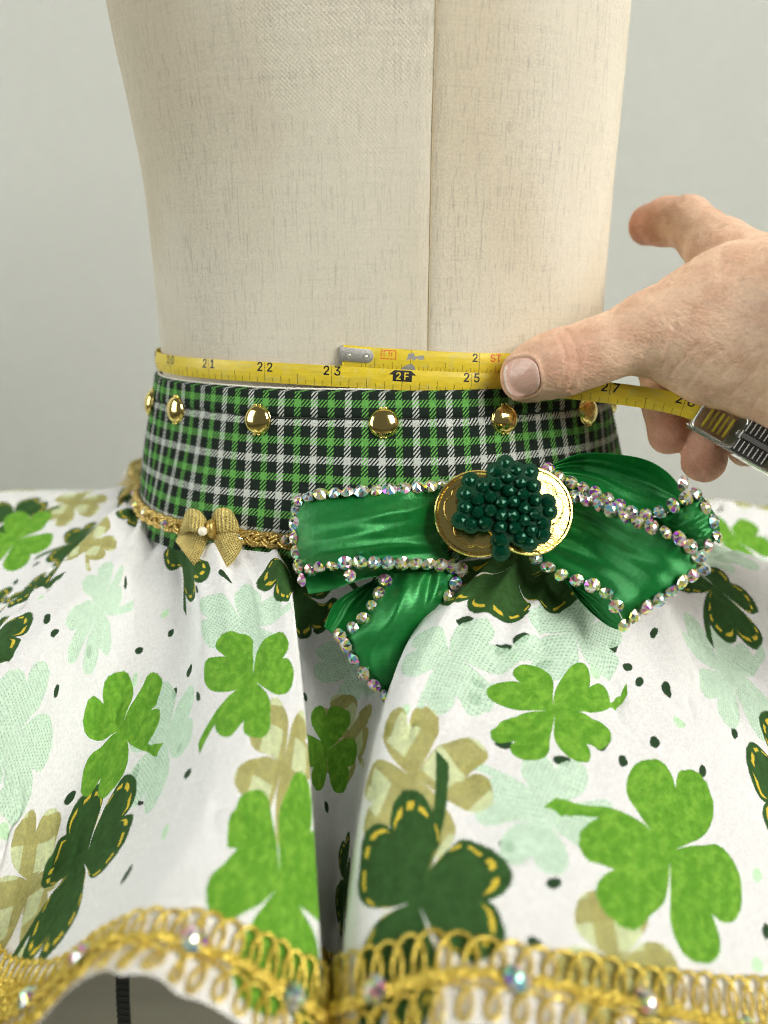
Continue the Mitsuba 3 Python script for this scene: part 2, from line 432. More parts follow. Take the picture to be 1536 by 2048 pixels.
S[..., 2] -= .0070 * np.exp(-np.abs(rid - .5) / .035) * np.clip(meshkit.noise(S * 22, 33) * 2 - .9, 0, 1) * np.minimum(v * 4, 1)[:, None]
# flat pattern of the cloth: a ring sector, hem length / waist length as built
hem_len = np.linalg.norm(np.diff(np.vstack([S[-1], S[-1][:1]]), axis=0), axis=1).sum()
R0 = .085
arc_hem = np.r_[0, np.cumsum(np.linalg.norm(np.diff(S[-1], axis=0), axis=1))]
i_front = int(np.argmin(np.abs(W - math.radians(0))))
ALPHA = .80 * (arc_hem - arc_hem[i_front]) / (R0 + CL) + .20 * (W - W[i_front]) * arc_hem[-1] / (R0 + CL) / (W[-1] - W[0])
RAD = R0 + CL * v
UVS = np.stack([np.sin(ALPHA)[None] * RAD[:, None], -np.cos(ALPHA)[None] * RAD[:, None]], -1)
SKIRT_UV = (ALPHA, RAD)

# ------------------------------------------------------------------ the printed pattern of the cloth (flat print)
# kind: 0 stitched dark clover, 1 bright clover, 2 mint lace clover, 3 olive gingham clover, 4 dark seed, 5 mint dot; then flat-pattern x, y, turn, size
MOTIFS = [
    (0, -0.1227, 0.0934, 0.42, 0.0185, 3), (0, -0.1884, -0.0104, 3.86, 0.0245, 3), (0, -0.0634, -0.0636, 4.95, 0.0225, 3), (0, -0.0239, -0.1007, 1.56, 0.0225, 3),
    (0, -0.1580, -0.1193, 4.44, 0.0245, 3), (0, 0.0882, -0.1919, 3.16, 0.0300, 3), (0, 0.1652, -0.0787, 2.53, 0.0245, 3), (0, 0.1239, -0.0256, 5.86, 0.0245, 3),
    (0, 0.0446, -0.0914, 3.09, 0.0225, 3), (0, 0.0107, -0.2020, 0.40, 0.0140, 3), (1, -0.1348, -0.0912, 0.06, 0.0225, 3), (1, -0.0709, -0.1299, 4.59, 0.0245, 3),
    (1, -0.1347, 0.0771, 3.08, 0.0245, 3), (1, -0.0780, -0.1917, 0.91, 0.0310, 3), (1, -0.0077, -0.1641, 4.21, 0.0165, 3), (1, 0.0855, -0.1258, 2.25, 0.0185, 4),
    (1, 0.1352, -0.1369, 4.70, 0.0275, 3), (2, -0.1840, -0.0614, 3.76, 0.0245, 3), (2, -0.1333, -0.0422, 0.76, 0.0245, 4), (2, -0.0613, -0.1076, 0.90, 0.0208, 3),
    (2, -0.1197, -0.1158, 4.36, 0.0229, 3), (2, 0.0011, -0.1329, 1.39, 0.0165, 3), (2, 0.0562, -0.1303, 6.08, 0.0185, 3), (2, 0.0731, -0.1028, 2.97, 0.0185, 3),
    (2, 0.1309, -0.0645, 2.29, 0.0245, 4), (2, 0.1032, -0.1517, 4.36, 0.0185, 4), (3, -0.1005, 0.0704, 3.66, 0.0185, 3), (3, -0.1202, 0.0016, 5.23, 0.0191, 3),
    (3, -0.0690, -0.1641, 0.89, 0.0245, 4), (3, 0.0017, -0.1590, 0.74, 0.0165, 3), (3, 0.0703, -0.1667, 6.26, 0.0243, 4), (3, -0.1787, -0.1026, 5.84, 0.0185, 3),
    (3, 0.1405, -0.1687, 0.88, 0.0185, 3), (1, 0.1149, 0.1190, 6.20, 0.0245, 3), (4, -0.1514, 0.0493, 4.52, 0.0019, 0), (4, -0.1634, -0.0281, 4.40, 0.0025, 0),
    (4, -0.1616, -0.0370, 2.44, 0.0023, 0), (4, -0.1066, -0.0449, 4.92, 0.0025, 0), (4, -0.0691, -0.0849, 5.00, 0.0023, 0), (4, -0.0556, -0.0884, 5.28, 0.0023, 0),
    (4, -0.1007, -0.0817, 6.20, 0.0020, 0), (4, -0.1407, -0.0562, 2.12, 0.0024, 0), (4, -0.1157, -0.0729, 2.32, 0.0022, 0), (4, -0.1613, -0.0599, 0.92, 0.0019, 0),
    (4, -0.0988, -0.1044, 3.36, 0.0025, 0), (4, -0.0823, -0.1181, 4.44, 0.0019, 0), (4, -0.0836, -0.1238, 3.28, 0.0019, 0), (4, -0.1104, -0.1047, 3.72, 0.0021, 0),
    (4, -0.0954, -0.1195, 5.32, 0.0019, 0), (4, -0.0878, -0.1389, 4.56, 0.0020, 0), (4, -0.1122, -0.1268, 2.08, 0.0020, 0), (4, -0.1345, -0.1147, 0.80, 0.0024, 0),
    (4, -0.1079, -0.1414, 3.04, 0.0021, 0), (4, -0.1598, -0.0922, 2.96, 0.0023, 0), (4, -0.1560, -0.1041, 1.24, 0.0024, 0), (4, -0.1379, -0.1502, 6.24, 0.0025, 0),
    (4, -0.0083, -0.1824, 5.56, 0.0021, 0), (4, -0.0116, -0.1164, 0.08, 0.0023, 0), (4, -0.0215, -0.1467, 2.40, 0.0021, 0), (4, 0.0484, -0.1157, 4.44, 0.0023, 0),
    (4, 0.0656, -0.1307, 0.24, 0.0019, 0), (4, 0.0685, -0.1353, 4.72, 0.0024, 0), (4, 0.0516, -0.1601, 4.36, 0.0019, 0), (4, 0.0827, -0.1411, 3.92, 0.0024, 0),
    (4, 0.0550, -0.1046, 4.48, 0.0023, 0), (4, 0.0549, -0.1029, 0.68, 0.0021, 0), (4, 0.0626, -0.1111, 0.84, 0.0022, 0), (4, 0.0611, -0.1157, 4.52, 0.0023, 0),
    (4, 0.0732, -0.1142, 4.56, 0.0023, 0), (4, 0.0957, -0.0818, 4.64, 0.0019, 0), (4, 0.0857, -0.0968, 5.20, 0.0022, 0), (4, 0.0935, -0.0994, 3.92, 0.0019, 0),
    (4, 0.0995, -0.1006, 1.44, 0.0019, 0), (4, 0.1086, -0.0962, 5.68, 0.0024, 0), (4, 0.1213, -0.0438, 3.24, 0.0020, 0), (4, 0.1382, -0.0301, 6.08, 0.0019, 0),
    (4, 0.1015, -0.1249, 1.60, 0.0023, 0), (4, 0.1140, -0.1141, 3.24, 0.0019, 0), (4, 0.0970, -0.1369, 3.60, 0.0023, 0), (4, 0.1094, -0.1259, 5.80, 0.0019, 0),
    (4, 0.1383, -0.0869, 4.64, 0.0021, 0), (4, 0.1320, -0.1094, 5.16, 0.0019, 0), (4, 0.1019, -0.1652, 0.36, 0.0021, 0), (4, 0.1282, -0.1526, 1.40, 0.0022, 0),
    (4, 0.1167, -0.1657, 4.16, 0.0019, 0), (4, 0.1220, -0.1808, 3.24, 0.0021, 0), (4, 0.1690, -0.1259, 1.56, 0.0019, 0), (5, -0.1600, -0.0107, 1.64, 0.0019, 0),
    (5, -0.0972, -0.0716, 2.88, 0.0024, 0), (5, -0.1226, -0.0803, 4.00, 0.0019, 0), (5, 0.0856, -0.1082, 5.96, 0.0022, 0), (5, 0.1180, -0.1032, 6.16, 0.0025, 0),
    (5, 0.0810, -0.1369, 4.92, 0.0022, 0), (5, -0.1199, -0.1527, 1.36, 0.0022, 0), (5, -0.1877, -0.0828, 3.56, 0.0022, 0), (5, 0.1606, -0.1170, 4.28, 0.0022, 0),
    (5, 0.0546, -0.1531, 1.32, 0.0019, 0), (5, 0.1704, -0.1351, 4.20, 0.0022, 0),
]
rp = random.Random(11)
def free(x, y, r, k=1.0):
    return all((x - m[1]) ** 2 + (y - m[2]) ** 2 > (k * (r + RADIUS[m[0]] * m[4])) ** 2 for m in MOTIFS)
RADIUS = {0: 1.0, 1: 1.0, 2: 1.0, 3: 1.0, 4: 1.0, 5: 1.0}
FRONT = [(4, 92, 0, 1)]
def in_front(x, y):
    return any(abs((math.degrees(math.atan2(x, -y)) - a)) < b and c < math.hypot(x, y) < d for a, b, c, d in FRONT)
for _ in range(9000):
    rr, aa = rp.uniform(R0 - .01, R0 + CL + .02), rp.uniform(-math.pi, math.pi)
    x, y = rr * math.sin(aa), -rr * math.cos(aa)
    kind, size = rp.choice([(0, .021), (1, .021), (2, .022), (3, .022)])
    if not in_front(x, y) and free(x, y, size, .86):
        MOTIFS.append((kind, x, y, rp.uniform(0, 6.28), size, rp.choice([3, 3, 4])))
for kind, n, size in ((4, 520, .0019), (5, 160, .0021)):
    for _ in range(n * 3):
        rr, aa = rp.uniform(R0 - .01, R0 + CL + .02), rp.uniform(-math.pi, math.pi)
        x, y = rr * math.sin(aa), -rr * math.cos(aa)
        if n > 0 and not in_front(x, y) and free(x, y, size * 2.5, .95):
            MOTIFS.append((kind, x, y, rp.uniform(0, 6.28), size, 0)); n -= 1
MOTIFS.sort(key=lambda m: {4: 0, 5: 0, 2: 1, 3: 2, 0: 3, 1: 4}[m[0]])
CELL, NCELL, HALF, KMAX = .006, 84, .252, 5
table = [[] for _ in range(NCELL * NCELL)]
for i, m in enumerate(MOTIFS):
    R = m[4] * (1.3 if m[0] < 4 else 1.6)
    for a in range(max(0, int((m[1] - R + HALF) / CELL)), min(NCELL, int((m[1] + R + HALF) / CELL) + 1)):
        for b in range(max(0, int((m[2] - R + HALF) / CELL)), min(NCELL, int((m[2] + R + HALF) / CELL) + 1)):
            cx, cy = (a + .5) * CELL - HALF - m[1], (b + .5) * CELL - HALF - m[2]
            if math.hypot(cx, cy) < R + CELL * .75:
                table[a * NCELL + b].append(i)
KMAX = min(6, max(len(t) for t in table))
TAB = [mi.UInt32([(t[-KMAX:] + [len(MOTIFS)] * KMAX)[k] for t in table]) for k in range(KMAX)]
cols = list(zip(*([(m[0], m[1], m[2], math.cos(m[3]), math.sin(m[3]), m[4], m[5]) for m in MOTIFS] + [(9, 9., 9., 1., 0., .001, 3)])))
MK, MX, MY, MC, MS, MZ, MN = [mi.Float([float(q) for q in c]) for c in cols]


def print_fn(p, n, uv):
    ix = dr.clip(dr.floor((uv.x + HALF) / CELL), 0, NCELL - 1)
    iy = dr.clip(dr.floor((uv.y + HALF) / CELL), 0, NCELL - 1)
    cell = mi.UInt32(ix * NCELL + iy)
    wob = noise(uv.x * 900, uv.y * 900) - .5
    wob2 = noise(uv.x * 130, uv.y * 130, 3.0) - .5
    mott = fbm(uv.x * 520, uv.y * 520, 2.0)
    weave = noise(uv.x * 2000, uv.y * 2000)
    lace = dr.square(dr.sin(uv.x * 2600 + uv.y * 900)) * dr.square(dr.sin(uv.y * 2600 - uv.x * 900))
    lace = smoothstep(.25, .75, lace * (.5 + noise(uv.x * 700, uv.y * 700, 8.0)))
    col = mi.Color3f(.80, .80, .80) * (.85 + .15 * weave)
    for k in range(KMAX):
        i = dr.gather(mi.UInt32, TAB[k], cell)
        kind, mx, my, mc, ms, mz, mn = [dr.gather(mi.Float, q, i) for q in (MK, MX, MY, MC, MS, MZ, MN)]
        dx, dy = (uv.x - mx) / mz, (uv.y - my) / mz
        lx, ly = dx * mc + dy * ms, dy * mc - dx * ms
        rho = dr.sqrt(lx * lx + ly * ly) + 1e-6
        four = mn > 3.5
        ang = dr.atan2(ly, lx) - dr.select(four, .25, .5) * math.pi + .2 * wob2
        third = dr.select(four, .5, 2 / 3) * math.pi
        th = ang - dr.floor(ang / third + .5) * third
        at = dr.abs(th)
        rmax = dr.sqrt(dr.maximum(1 - dr.square(at / dr.select(four, .775, 1.03)) * (.35 + .65 * dr.square(at / dr.select(four, .775, 1.03))), 0)) * (1 - dr.select(kind < .5, .26, .34) * dr.exp(-at / dr.select(four, .11, .14)))
        rmax = dr.maximum(rmax, .10)
        f = rho / rmax + .022 * wob
        sx = lx - .55 * dr.square(ly) * .6
        stem = dr.abs(sx) - (.045 + .035 * dr.abs(ly)) + .012 * wob
        stem = dr.select((ly < 0) & (ly > -1.18), stem, 1.0)
        inside = 1 - smoothstep(.985, 1.015, f)
        leaf = dr.maximum(inside, 1 - smoothstep(-.012, .012, stem))
        phase = (1.9 * at - rho) * 13
        dash = smoothstep(-.45, -.2, dr.sin(phase + 1.0))
        stitch = dash * (1 - smoothstep(.018, .031, dr.abs((f - .86) * dr.minimum(rmax, .8)))) * inside * smoothstep(.2, .32, rho)
        # colours of the inks
        c0 = mix(mi.Color3f(.030, .085, .020) * (.7 + .6 * mott), (.62, .48, .05), stitch)
        c1 = mix((.105, .30, .022), (.18, .40, .04), smoothstep(.25, .85, mott))
        c2 = mix((.52, .72, .54), (.22, .40, .26), lace * .8)
        gx = dr.abs(dr.sin(lx * 4.4 + .6)); gy = dr.abs(dr.sin(ly * 4.4 + .2))
        check = smoothstep(.62, .68, gx) * smoothstep(.62, .68, gy)
        half = .5 * (smoothstep(.62, .68, gx) + smoothstep(.62, .68, gy))
        c3 = mix(mix((.33, .31, .075), (.39, .38, .12), half), (.55, .61, .33), check)
        c3 = c3 * (.84 + .3 * mott)
        dot = 1 - smoothstep(.9, 1.1, dr.sqrt(dr.square(lx) + dr.square(ly / .72)) + .3 * wob)
        c4, c5 = mi.Color3f(.022, .055, .022), mi.Color3f(.52, .74, .50)
        c = dr.select(kind < .5, c0, dr.select(kind < 1.5, c1, dr.select(kind < 2.5, c2, dr.select(kind < 3.5, c3, dr.select(kind < 4.5, c4, c5)))))
        a = dr.select(kind < 3.5, leaf, dr.select(kind < 5.5, dot, 0.0))
        a = a * dr.select((kind > 1.5) & (kind < 2.5), .80, dr.select((kind > 2.5) & (kind < 3.5), .93, 1.0))
        col = mix(col, c * (.86 + .28 * weave), a)
    return col


scene['m_print'] = bump({'type': 'principled', 'base_color': proc(print_fn), 'roughness': .85, 'specular': .2, 'sheen': .2}, lambda p, n, uv: .00004 * dr.sin(uv.x * 7000) * dr.sin(uv.y * 7000) + .0003 * fbm(uv.x * 90, uv.y * 90, 1.0))
Sc = np.concatenate([S, S[:, :1]], 1)
da = ALPHA[-1] + (ALPHA[-1] - ALPHA[-2])
Ac = np.r_[ALPHA, da]
UVc = np.stack([np.sin(Ac)[None] * RAD[:, None], -np.cos(Ac)[None] * RAD[:, None]], -1)
put('skirt__cloth', grid_mesh(Sc), 'm_print', True, uv=UVc.reshape(-1, 2))
tag('skirt__cloth', 'white cotton skirt cloth printed with green clovers and dark seeds')
tag('skirt', 'short white clover-print skirt with plaid waistband on the dress form', 'skirt')

# ------------------------------------------------------------------ tape measure: blade wound once round the waist, then out to its case
IN = .0254
TW = .0074                                                       # blade width
ZL = PchipInterpolator(np.radians([-8, 20, 60, 180, 290, 305, 330, 351, 365, 380, 394]), [1.0098, 1.0066, 1.0052, 1.0040, 1.0036, 1.0035, 1.0034, 1.0024, 1.0009, .9994, .9980])
pa = np.radians(np.linspace(-8, 385, 900))
path = form_point(pa, ZL(pa), .0016 + .0009 * (pa > np.radians(120)) * np.clip((pa - np.radians(120)) / 1.0, 0, 1))
widthv = np.tile([0, 0, 1.0], (len(path), 1)).astype(float)
MOUTH = np.array([.1083, -.0963, .9920])                         # where the blade enters the case
CASE_DIR = unit([.0190, -.0100, -.0108])
tail_n = 160
q = np.linspace(0, 1, tail_n + 1)[1:]
p0, d0 = path[-1], unit(path[-1] - path[-2])
Lc = np.linalg.norm(MOUTH - p0)
h00, h10, h01, h11 = 2 * q**3 - 3 * q**2 + 1, q**3 - 2 * q**2 + q, -2 * q**3 + 3 * q**2, q**3 - q**2
tailp = h00[:, None] * p0 + h10[:, None] * d0 * Lc * .18 + h01[:, None] * MOUTH + h11[:, None] * CASE_DIR * Lc * .55
path = np.vstack([path, tailp])
wend = unit(np.array([.28, .16, .96]))
sq = q * q * (3 - 2 * q)
widthv = np.vstack([widthv, (1 - sq)[:, None] * np.array([0, 0, 1.0]) + sq[:, None] * wend])
tang = unit(np.gradient(path, axis=0))
widthv = unit(widthv - tang * np.sum(widthv * tang, 1, keepdims=True))
outv = np.cross(tang, widthv)
TS = np.r_[0, np.cumsum(np.linalg.norm(np.diff(path, axis=0), axis=1))]
i23 = int(np.argmin(np.abs(pa - np.radians(360 - 9.4))))
INCH0 = TS[i23] - 23 * IN                                          # s of inch s0: mark k lies at INCH0 + k * IN on the long end
def tape_at(s, w, h):
    """s along the blade from its hook, w across from the middle, h off its printed face."""
    s = np.asarray(s, float)
    c = np.stack([np.interp(s, TS, path[:, k]) for k in range(3)], -1)
    a = np.stack([np.interp(s, TS, widthv[:, k]) for k in range(3)], -1)
    o = np.stack([np.interp(s, TS, outv[:, k]) for k in range(3)], -1)
    return c + a * np.asarray(w)[..., None] + o * (np.asarray(h) - .12 * np.asarray(w) ** 2 / TW * 2)[..., None]
def on_tape(mesh, s0, w0=0.0, h0=0.00012):
    v, f = mesh
    return tape_at(s0 + v[:, 0], w0 + v[:, 1], h0 + v[:, 2]), f
def flat(poly, th=.00006):
    return tm(trimesh.creation.extrude_polygon(poly, th, engine='earcut'))
def finer(mesh, e=.0008):
    v, f = trimesh.remesh.subdivide_to_size(np.asarray(mesh[0]), np.asarray(mesh[1]), e)
    return v, f
from shapely.geometry import Polygon, Point, box as sbox, LineString
from shapely import affinity

def tape_fn(p, n, uv):
    g = fbm(uv.x * 300, uv.y * 900, 1.0)
    wear = smoothstep(.63, .72, fbm(uv.x * 420, uv.y * 500, 6.0))
    dirt = smoothstep(.55, .9, fbm(uv.x * 90, uv.y * 400, 12.0))
    col = mix((.66, .49, .018), (.74, .58, .05), g)
    col = mix(col, (.50, .40, .10), dirt * .35)
    return mix(col, (.60, .55, .22), wear * .25)


scene['m_tape'] = principled(proc(tape_fn), .38, specular=.45)
scene['m_ink'] = principled([.012, .012, .010], .5)
scene['m_red_ink'] = principled([.62, .10, .02], .5)
scene['m_steel'] = {'type': 'twosided', 'b': {'type': 'roughconductor', 'material': 'none', 'alpha': .30, 'specular_reflectance': {'type': 'rgb', 'value': [.80, .78, .74]}}}
scene['m_worn'] = principled([.30, .29, .26], .45)
ss = np.linspace(0, TS[-1] + .0, 1400)
ww = np.linspace(-TW / 2, TW / 2, 5)
P = tape_at(np.broadcast_to(ss[None], (5, 1400)), np.broadcast_to(ww[:, None], (5, 1400)), np.zeros((5, 1400)))
v1, f1 = solid_sheet(P, .00016)
uvt = np.tile(np.stack(np.broadcast_arrays(ss[None], ww[:, None]), -1).reshape(-1, 2), (2, 1))
put('tape_measure__blade', (v1, f1), 'm_tape', False, uv=uvt)
ink, red = [], []
def tick(s, hgt, wd=.00016, w0=None):
    ink.append(on_tape(finer(flat(sbox(-wd / 2, 0, wd / 2, hgt)), .0015), s, -TW / 2 + .00015 if w0 is None else w0))
def digits(text, s, w, h, dst, align=0.0, bold=True):
    m = meshkit.text_mesh(text, h, .00006, bold)
    v = np.array(m.vertices); wdt = v[:, 0].max() - v[:, 0].min()
    v[:, 0] -= v[:, 0].min() + align * wdt
    dst.append(on_tape((v, np.array(m.faces)), s, w))
for k8 in range(8 * 19, 8 * 28 + 1):
    s = INCH0 + k8 / 8 * IN
    if s > TS[-1]:
        break
    if k8 % 8 == 0:
        tick(s, TW - .0003)
        n_ = k8 // 8
        if n_ != 24:
            digits(str(n_)[0], s - .0009, .0004, .0031, ink, 1.0)
            digits(str(n_)[1], s + .0009, .0004, .0031, ink, 0.0)
        else:                                                    # foot mark: a black arrow-headed tag with the figures left in yellow
            tag2 = Polygon([(-.0049, .0006), (-.0030, .0022), (.0030, .0022), (.0049, .0006), (.0034, .0006), (.0034, -.0017), (-.0034, -.0017), (-.0034, .0006)])
            ink.append(on_tape(finer(flat(tag2), .0015), s, .0012, .0002))
            foot = []
            digits('2', s - .0006, .0002, .0025, foot, 1.0); digits('F', s + .0006, .0002, .0025, foot, 0.0)
            put('tape_measure__foot_mark', moved(join(foot), np.array([[1., 0, 0, 0], [0, 1, 0, -.00022], [0, 0, 1, 0], [0, 0, 0, 1]])), 'm_tape', False)
    else:
        tick(s, {4: .0036, 2: .0028, 6: .0028}.get(k8 % 8, .0019))
# the hook end
s0 = 0.0
for k16 in range(5, 16 * 4):
    s = s0 + k16 / 16 * IN
    if k16 % 16 == 0:
        tick(s, TW - .0003)
        if k16 // 16 > 1:
            digits(str(k16 // 16), s - .0008, .0005, .0028, ink, 1.0)
    else:
        tick(s, {8: .0034, 4: .0026, 12: .0026}.get(k16 % 16, {0: .0019}.get(k16 % 2, .0012)), .00013)
frame_ = sbox(0, 0, .0055, .0032).difference(sbox(.0003, .0003, .0052, .0029))
lab = [on_tape(flat(frame_), .0146, -.0001)]
digits('3 ft', .0151, .0008, .0018, lab, 0.0, False)
put('tape_measure__foot_label', join(lab), 'm_red_ink', False)
digits('ST', s0 + 2 * IN + .0042, .0006, .0026, red, 0.0)
put('tape_measure__markings', join(ink), 'm_ink', False)
put('tape_measure__red_lettering', join(red), 'm_red_ink', False)
blob = [Polygon([(.0, -.0036), (.0058, -.0036), (.0052, -.0022), (.0042, -.0012), (.0028, -.0016), (.0012, -.0024)]), Polygon([(.0022, -.0002), (.0026, .0022), (.0046, .0026), (.0050, .0014), (.0080, .0020), (.0086, .0008), (.0070, .0003), (.0056, .0008), (.0048, -.0001), (.0036, .0006)])]
put('tape_measure__worn_patch', join([on_tape(finer(flat(b_), .001), s0 + .0218, 0, .00016) for b_ in blob]), 'm_worn', False)
# end hook with two rivets
plate = affinity.translate(sbox(-.0002, -.0024, .0098, .0024).union(Point(.0098, 0).buffer(.0024, 16)), 0, 0)
holes = [Point(.0036, -.0002).buffer(.0007, 10), Point(.0096, -.0002).buffer(.0007, 10)]
for hl in holes:
    plate = plate.difference(hl)
put('tape_measure__hook', on_tape(finer(flat(plate, .0004), .0012), 0, .0006, .00022), 'm_steel', False)
lip = sbox(-.0004, -.0034, .0012, .0034)
lipm = on_tape(finer(flat(lip, .0018), .0012), 0, .0002, -.0008)
put('tape_measure__hook__lip', lipm, 'm_steel', False)
for hl in holes:
    ring = hl.buffer(.0005).difference(hl.buffer(-.00015))
    key = put('tape_measure__hook__rivet', on_tape(flat(ring, .0006), 0, .0006, .0003), 'm_worn', False)
    cap_ = trimesh.creation.icosphere(2, 1.0); cv_ = np.array(cap_.vertices) * [.0006, .0006, .0005] + [hl.centroid.x, hl.centroid.y, .0006]
    put(key + '__cap', on_tape((cv_, np.array(cap_.faces)), 0, .0006, .0003), 'm_steel', True)
tag('tape_measure', 'small clear-cased tape measure with its yellow blade wrapped round the waist', 'tape measure')

# ------------------------------------------------------------------ gold braid over the waist seam
def gold_fn(p, n, uv):
    g = noise(uv.x * 2600, uv.y * 9, 1.0)
    return mix((.42, .26, .045), (.86, .66, .22), g)


scene['m_lurex'] = bump({'type': 'principled', 'base_color': proc(lambda p, n, uv: mix((.33, .20, .035), (.80, .60, .20), noise(p.x * 2600, p.y * 2600, p.z * 2600))), 'metallic': .75, 'roughness': .34, 'specular': .6}, lambda p, n, uv: .00012 * noise(p.x * 3200, p.y * 3200, p.z * 3200))
ZB = .9435
nb = 2400
th = np.linspace(-np.pi, np.pi, nb, endpoint=False)
arcb = np.r_[0, np.cumsum(np.linalg.norm(np.diff(band_point(th, ZB), axis=0), axis=1))]
waves = round(arcb[-1] / .0205)
ks = arcb / (arcb[-1] + arcb[1]) * waves * 2 * np.pi
for strand in range(3):
    for side in (-1, 1):
        f_ = ks + strand * 2 * np.pi / 3
        lat = .0019 * np.sin(f_) + side * .00066 * np.abs(np.cos(f_ / 1)) ** .5 + side * .00012
        dep = .0017 + .0008 * np.sin(2 * f_)
        p = band_point(th, ZB + lat, dep)
        put('skirt__braid__cord', tube(p, .00074 * (1 + .10 * np.sin(arcb * 5200)), 6, closed=True), 'm_lurex', True)
tag('skirt__braid', 'braid of twisted gold cords sewn over the waist seam')

# ------------------------------------------------------------------ rhinestones: cut stones with an iridescent coat, a tint to each facet
PALETTE = [(.88, .90, .16), (.95, .90, .45), (.30, .88, .60), (.28, .58, .95), (.92, .28, .62), (.50, .08, .92), (.97, .96, .95), (.30, .30, .30), (.97, .95, .86), (.22, .19, .15), (.95, .48, .40), (.07, .08, .08)]
def cut_stone(seed, weights, sides=9, high=.78):
    r_ = np.random.default_rng(seed)
    k = np.arange(sides) * 2 * np.pi / sides
    a0 = np.stack([np.cos(k), np.sin(k), 0 * k], -1)
    a1 = np.stack([np.cos(k), np.sin(k), 0 * k + .16], -1)
    h = k + np.pi / sides
    a2 = np.stack([.56 * np.cos(h), .56 * np.sin(h), 0 * k + .16 + (high - .16) * .66], -1)
    a3 = np.stack([.20 * np.cos(h), .20 * np.sin(h), 0 * k + high], -1)
    V, C = [], []
    def tri(c, *p):
        V.extend(p); C.extend([c] * len(p))
    pick = lambda: np.clip(np.array(PALETTE[r_.choice(len(PALETTE), p=weights / np.sum(weights))]) * r_.uniform(.75, 1.1), 0, .97)
    for i in range(sides):
        j = (i + 1) % sides
        c = pick()
        tri(c * .7, a0[i], a0[j], a1[j]); tri(c * .7, a0[i], a1[j], a1[i])
        tri(pick(), a1[i], a1[j], a2[i])
        c = pick()
        tri(c, a1[j], a2[j], a2[i])
        c = pick()
        tri(c, a2[i], a2[j], a3[j]); tri(c, a2[i], a3[j], a3[i])
        tri((.9, .88, .86), a3[i], a3[j], np.array([0, 0, high]))
        tri((.2, .2, .2), a0[j], a0[i], np.array([0, 0, 0.]))
    return np.array(V), np.arange(len(V)).reshape(-1, 3), np.array(C)


scene['m_stone'] = {'type': 'twosided', 'b': {'type': 'principled', 'base_color': {'type': 'mesh_attribute', 'name': 'vertex_color'}, 'metallic': .68, 'roughness': .10, 'specular': .8, 'clearcoat': .3, 'clearcoat_gloss': .97}}
WARM = np.array([5, 4, 2, .8, .8, .3, 3, 1.2, 3, 1.8, 1.4, 1.6])
PINK = np.array([3, 3, 1.4, 1.2, 2.6, 1.8, 4, 1.2, 3, 1, 2.5, 1.0])
COOL = np.array([2, 2, 4, 3.5, .8, .6, 2, 2, 2, 2, .6, 2.0])
STONES = []
for sd in range(15):
    vs_, fs_, cs_ = cut_stone(40 + sd, (WARM, PINK, COOL)[sd % 3], 9 + sd % 2, .70 + .05 * (sd % 3))
    STONES.append(mikit.ply((vs_, fs_), 'm_stone', False, color=cs_))
def stone(key, at, z, r, variant, spin=0.0):
    m = frame(at, z)
    c, s = math.cos(spin), math.sin(spin)
    m = m @ np.array([[c, -s, 0, 0], [s, c, 0, 0], [0, 0, 1, 0], [0, 0, 0, 1]]) @ np.diag([r, r, r, 1])
    return copy(key, STONES[variant % len(STONES)], m)


for i, d_ in enumerate(np.arange(-170, 180, 10.2)):
    o, n, x = on_band(math.radians(d_), ZB - .0006 * (-1) ** i, .0022)
    stone('skirt__braid__rhinestone', o, n, .0021, i * 7 + 1, i * .9)

# ------------------------------------------------------------------ small gold net bows on the braid
GOLD_BOW = {
    'loop': [[[(-0.0663, -0.0786, 0.9449), (-0.0684, -0.0809, 0.9516), (-0.0728, -0.0805, 0.9531), (-0.0763, -0.0780, 0.9472)], [(-0.0659, -0.0808, 0.9445), (-0.0680, -0.0876, 0.9500), (-0.0714, -0.0873, 0.9509), (-0.0757, -0.0823, 0.9465)], [(-0.0659, -0.0812, 0.9431), (-0.0692, -0.0876, 0.9460), (-0.0723, -0.0865, 0.9462), (-0.0767, -0.0831, 0.9436)]],
        [[(-0.0656, -0.0786, 0.9449), (-0.0630, -0.0806, 0.9526), (-0.0582, -0.0805, 0.9530), (-0.0551, -0.0773, 0.9460)], [(-0.0652, -0.0808, 0.9445), (-0.0604, -0.0874, 0.9504), (-0.0567, -0.0864, 0.9506), (-0.0540, -0.0816, 0.9452)], [(-0.0652, -0.0812, 0.9431), (-0.0601, -0.0876, 0.9460), (-0.0565, -0.0865, 0.9462), (-0.0536, -0.0822, 0.9429)]]],
    'tail': [[[(-0.0760, -0.0793, 0.9461), (-0.0713, -0.0823, 0.9465), (-0.0682, -0.0835, 0.9460), (-0.0657, -0.0809, 0.9440)], [(-0.0769, -0.0820, 0.9438), (-0.0728, -0.0855, 0.9423), (-0.0699, -0.0859, 0.9409), (-0.0672, -0.0833, 0.9391)], [(-0.0781, -0.0837, 0.9414), (-0.0750, -0.0873, 0.9394), (-0.0726, -0.0882, 0.9361), (-0.0706, -0.0871, 0.9326)]],
        [[(-0.0648, -0.0828, 0.9446), (-0.0610, -0.0854, 0.9466), (-0.0578, -0.0842, 0.9470), (-0.0544, -0.0814, 0.9462)], [(-0.0617, -0.0880, 0.9406), (-0.0583, -0.0907, 0.9424), (-0.0556, -0.0895, 0.9431), (-0.0530, -0.0854, 0.9428)], [(-0.0569, -0.0947, 0.9350), (-0.0544, -0.0951, 0.9374), (-0.0529, -0.0936, 0.9394), (-0.0522, -0.0891, 0.9407)]]],
}
PEARL = (-0.0664, -0.0894, 0.947)


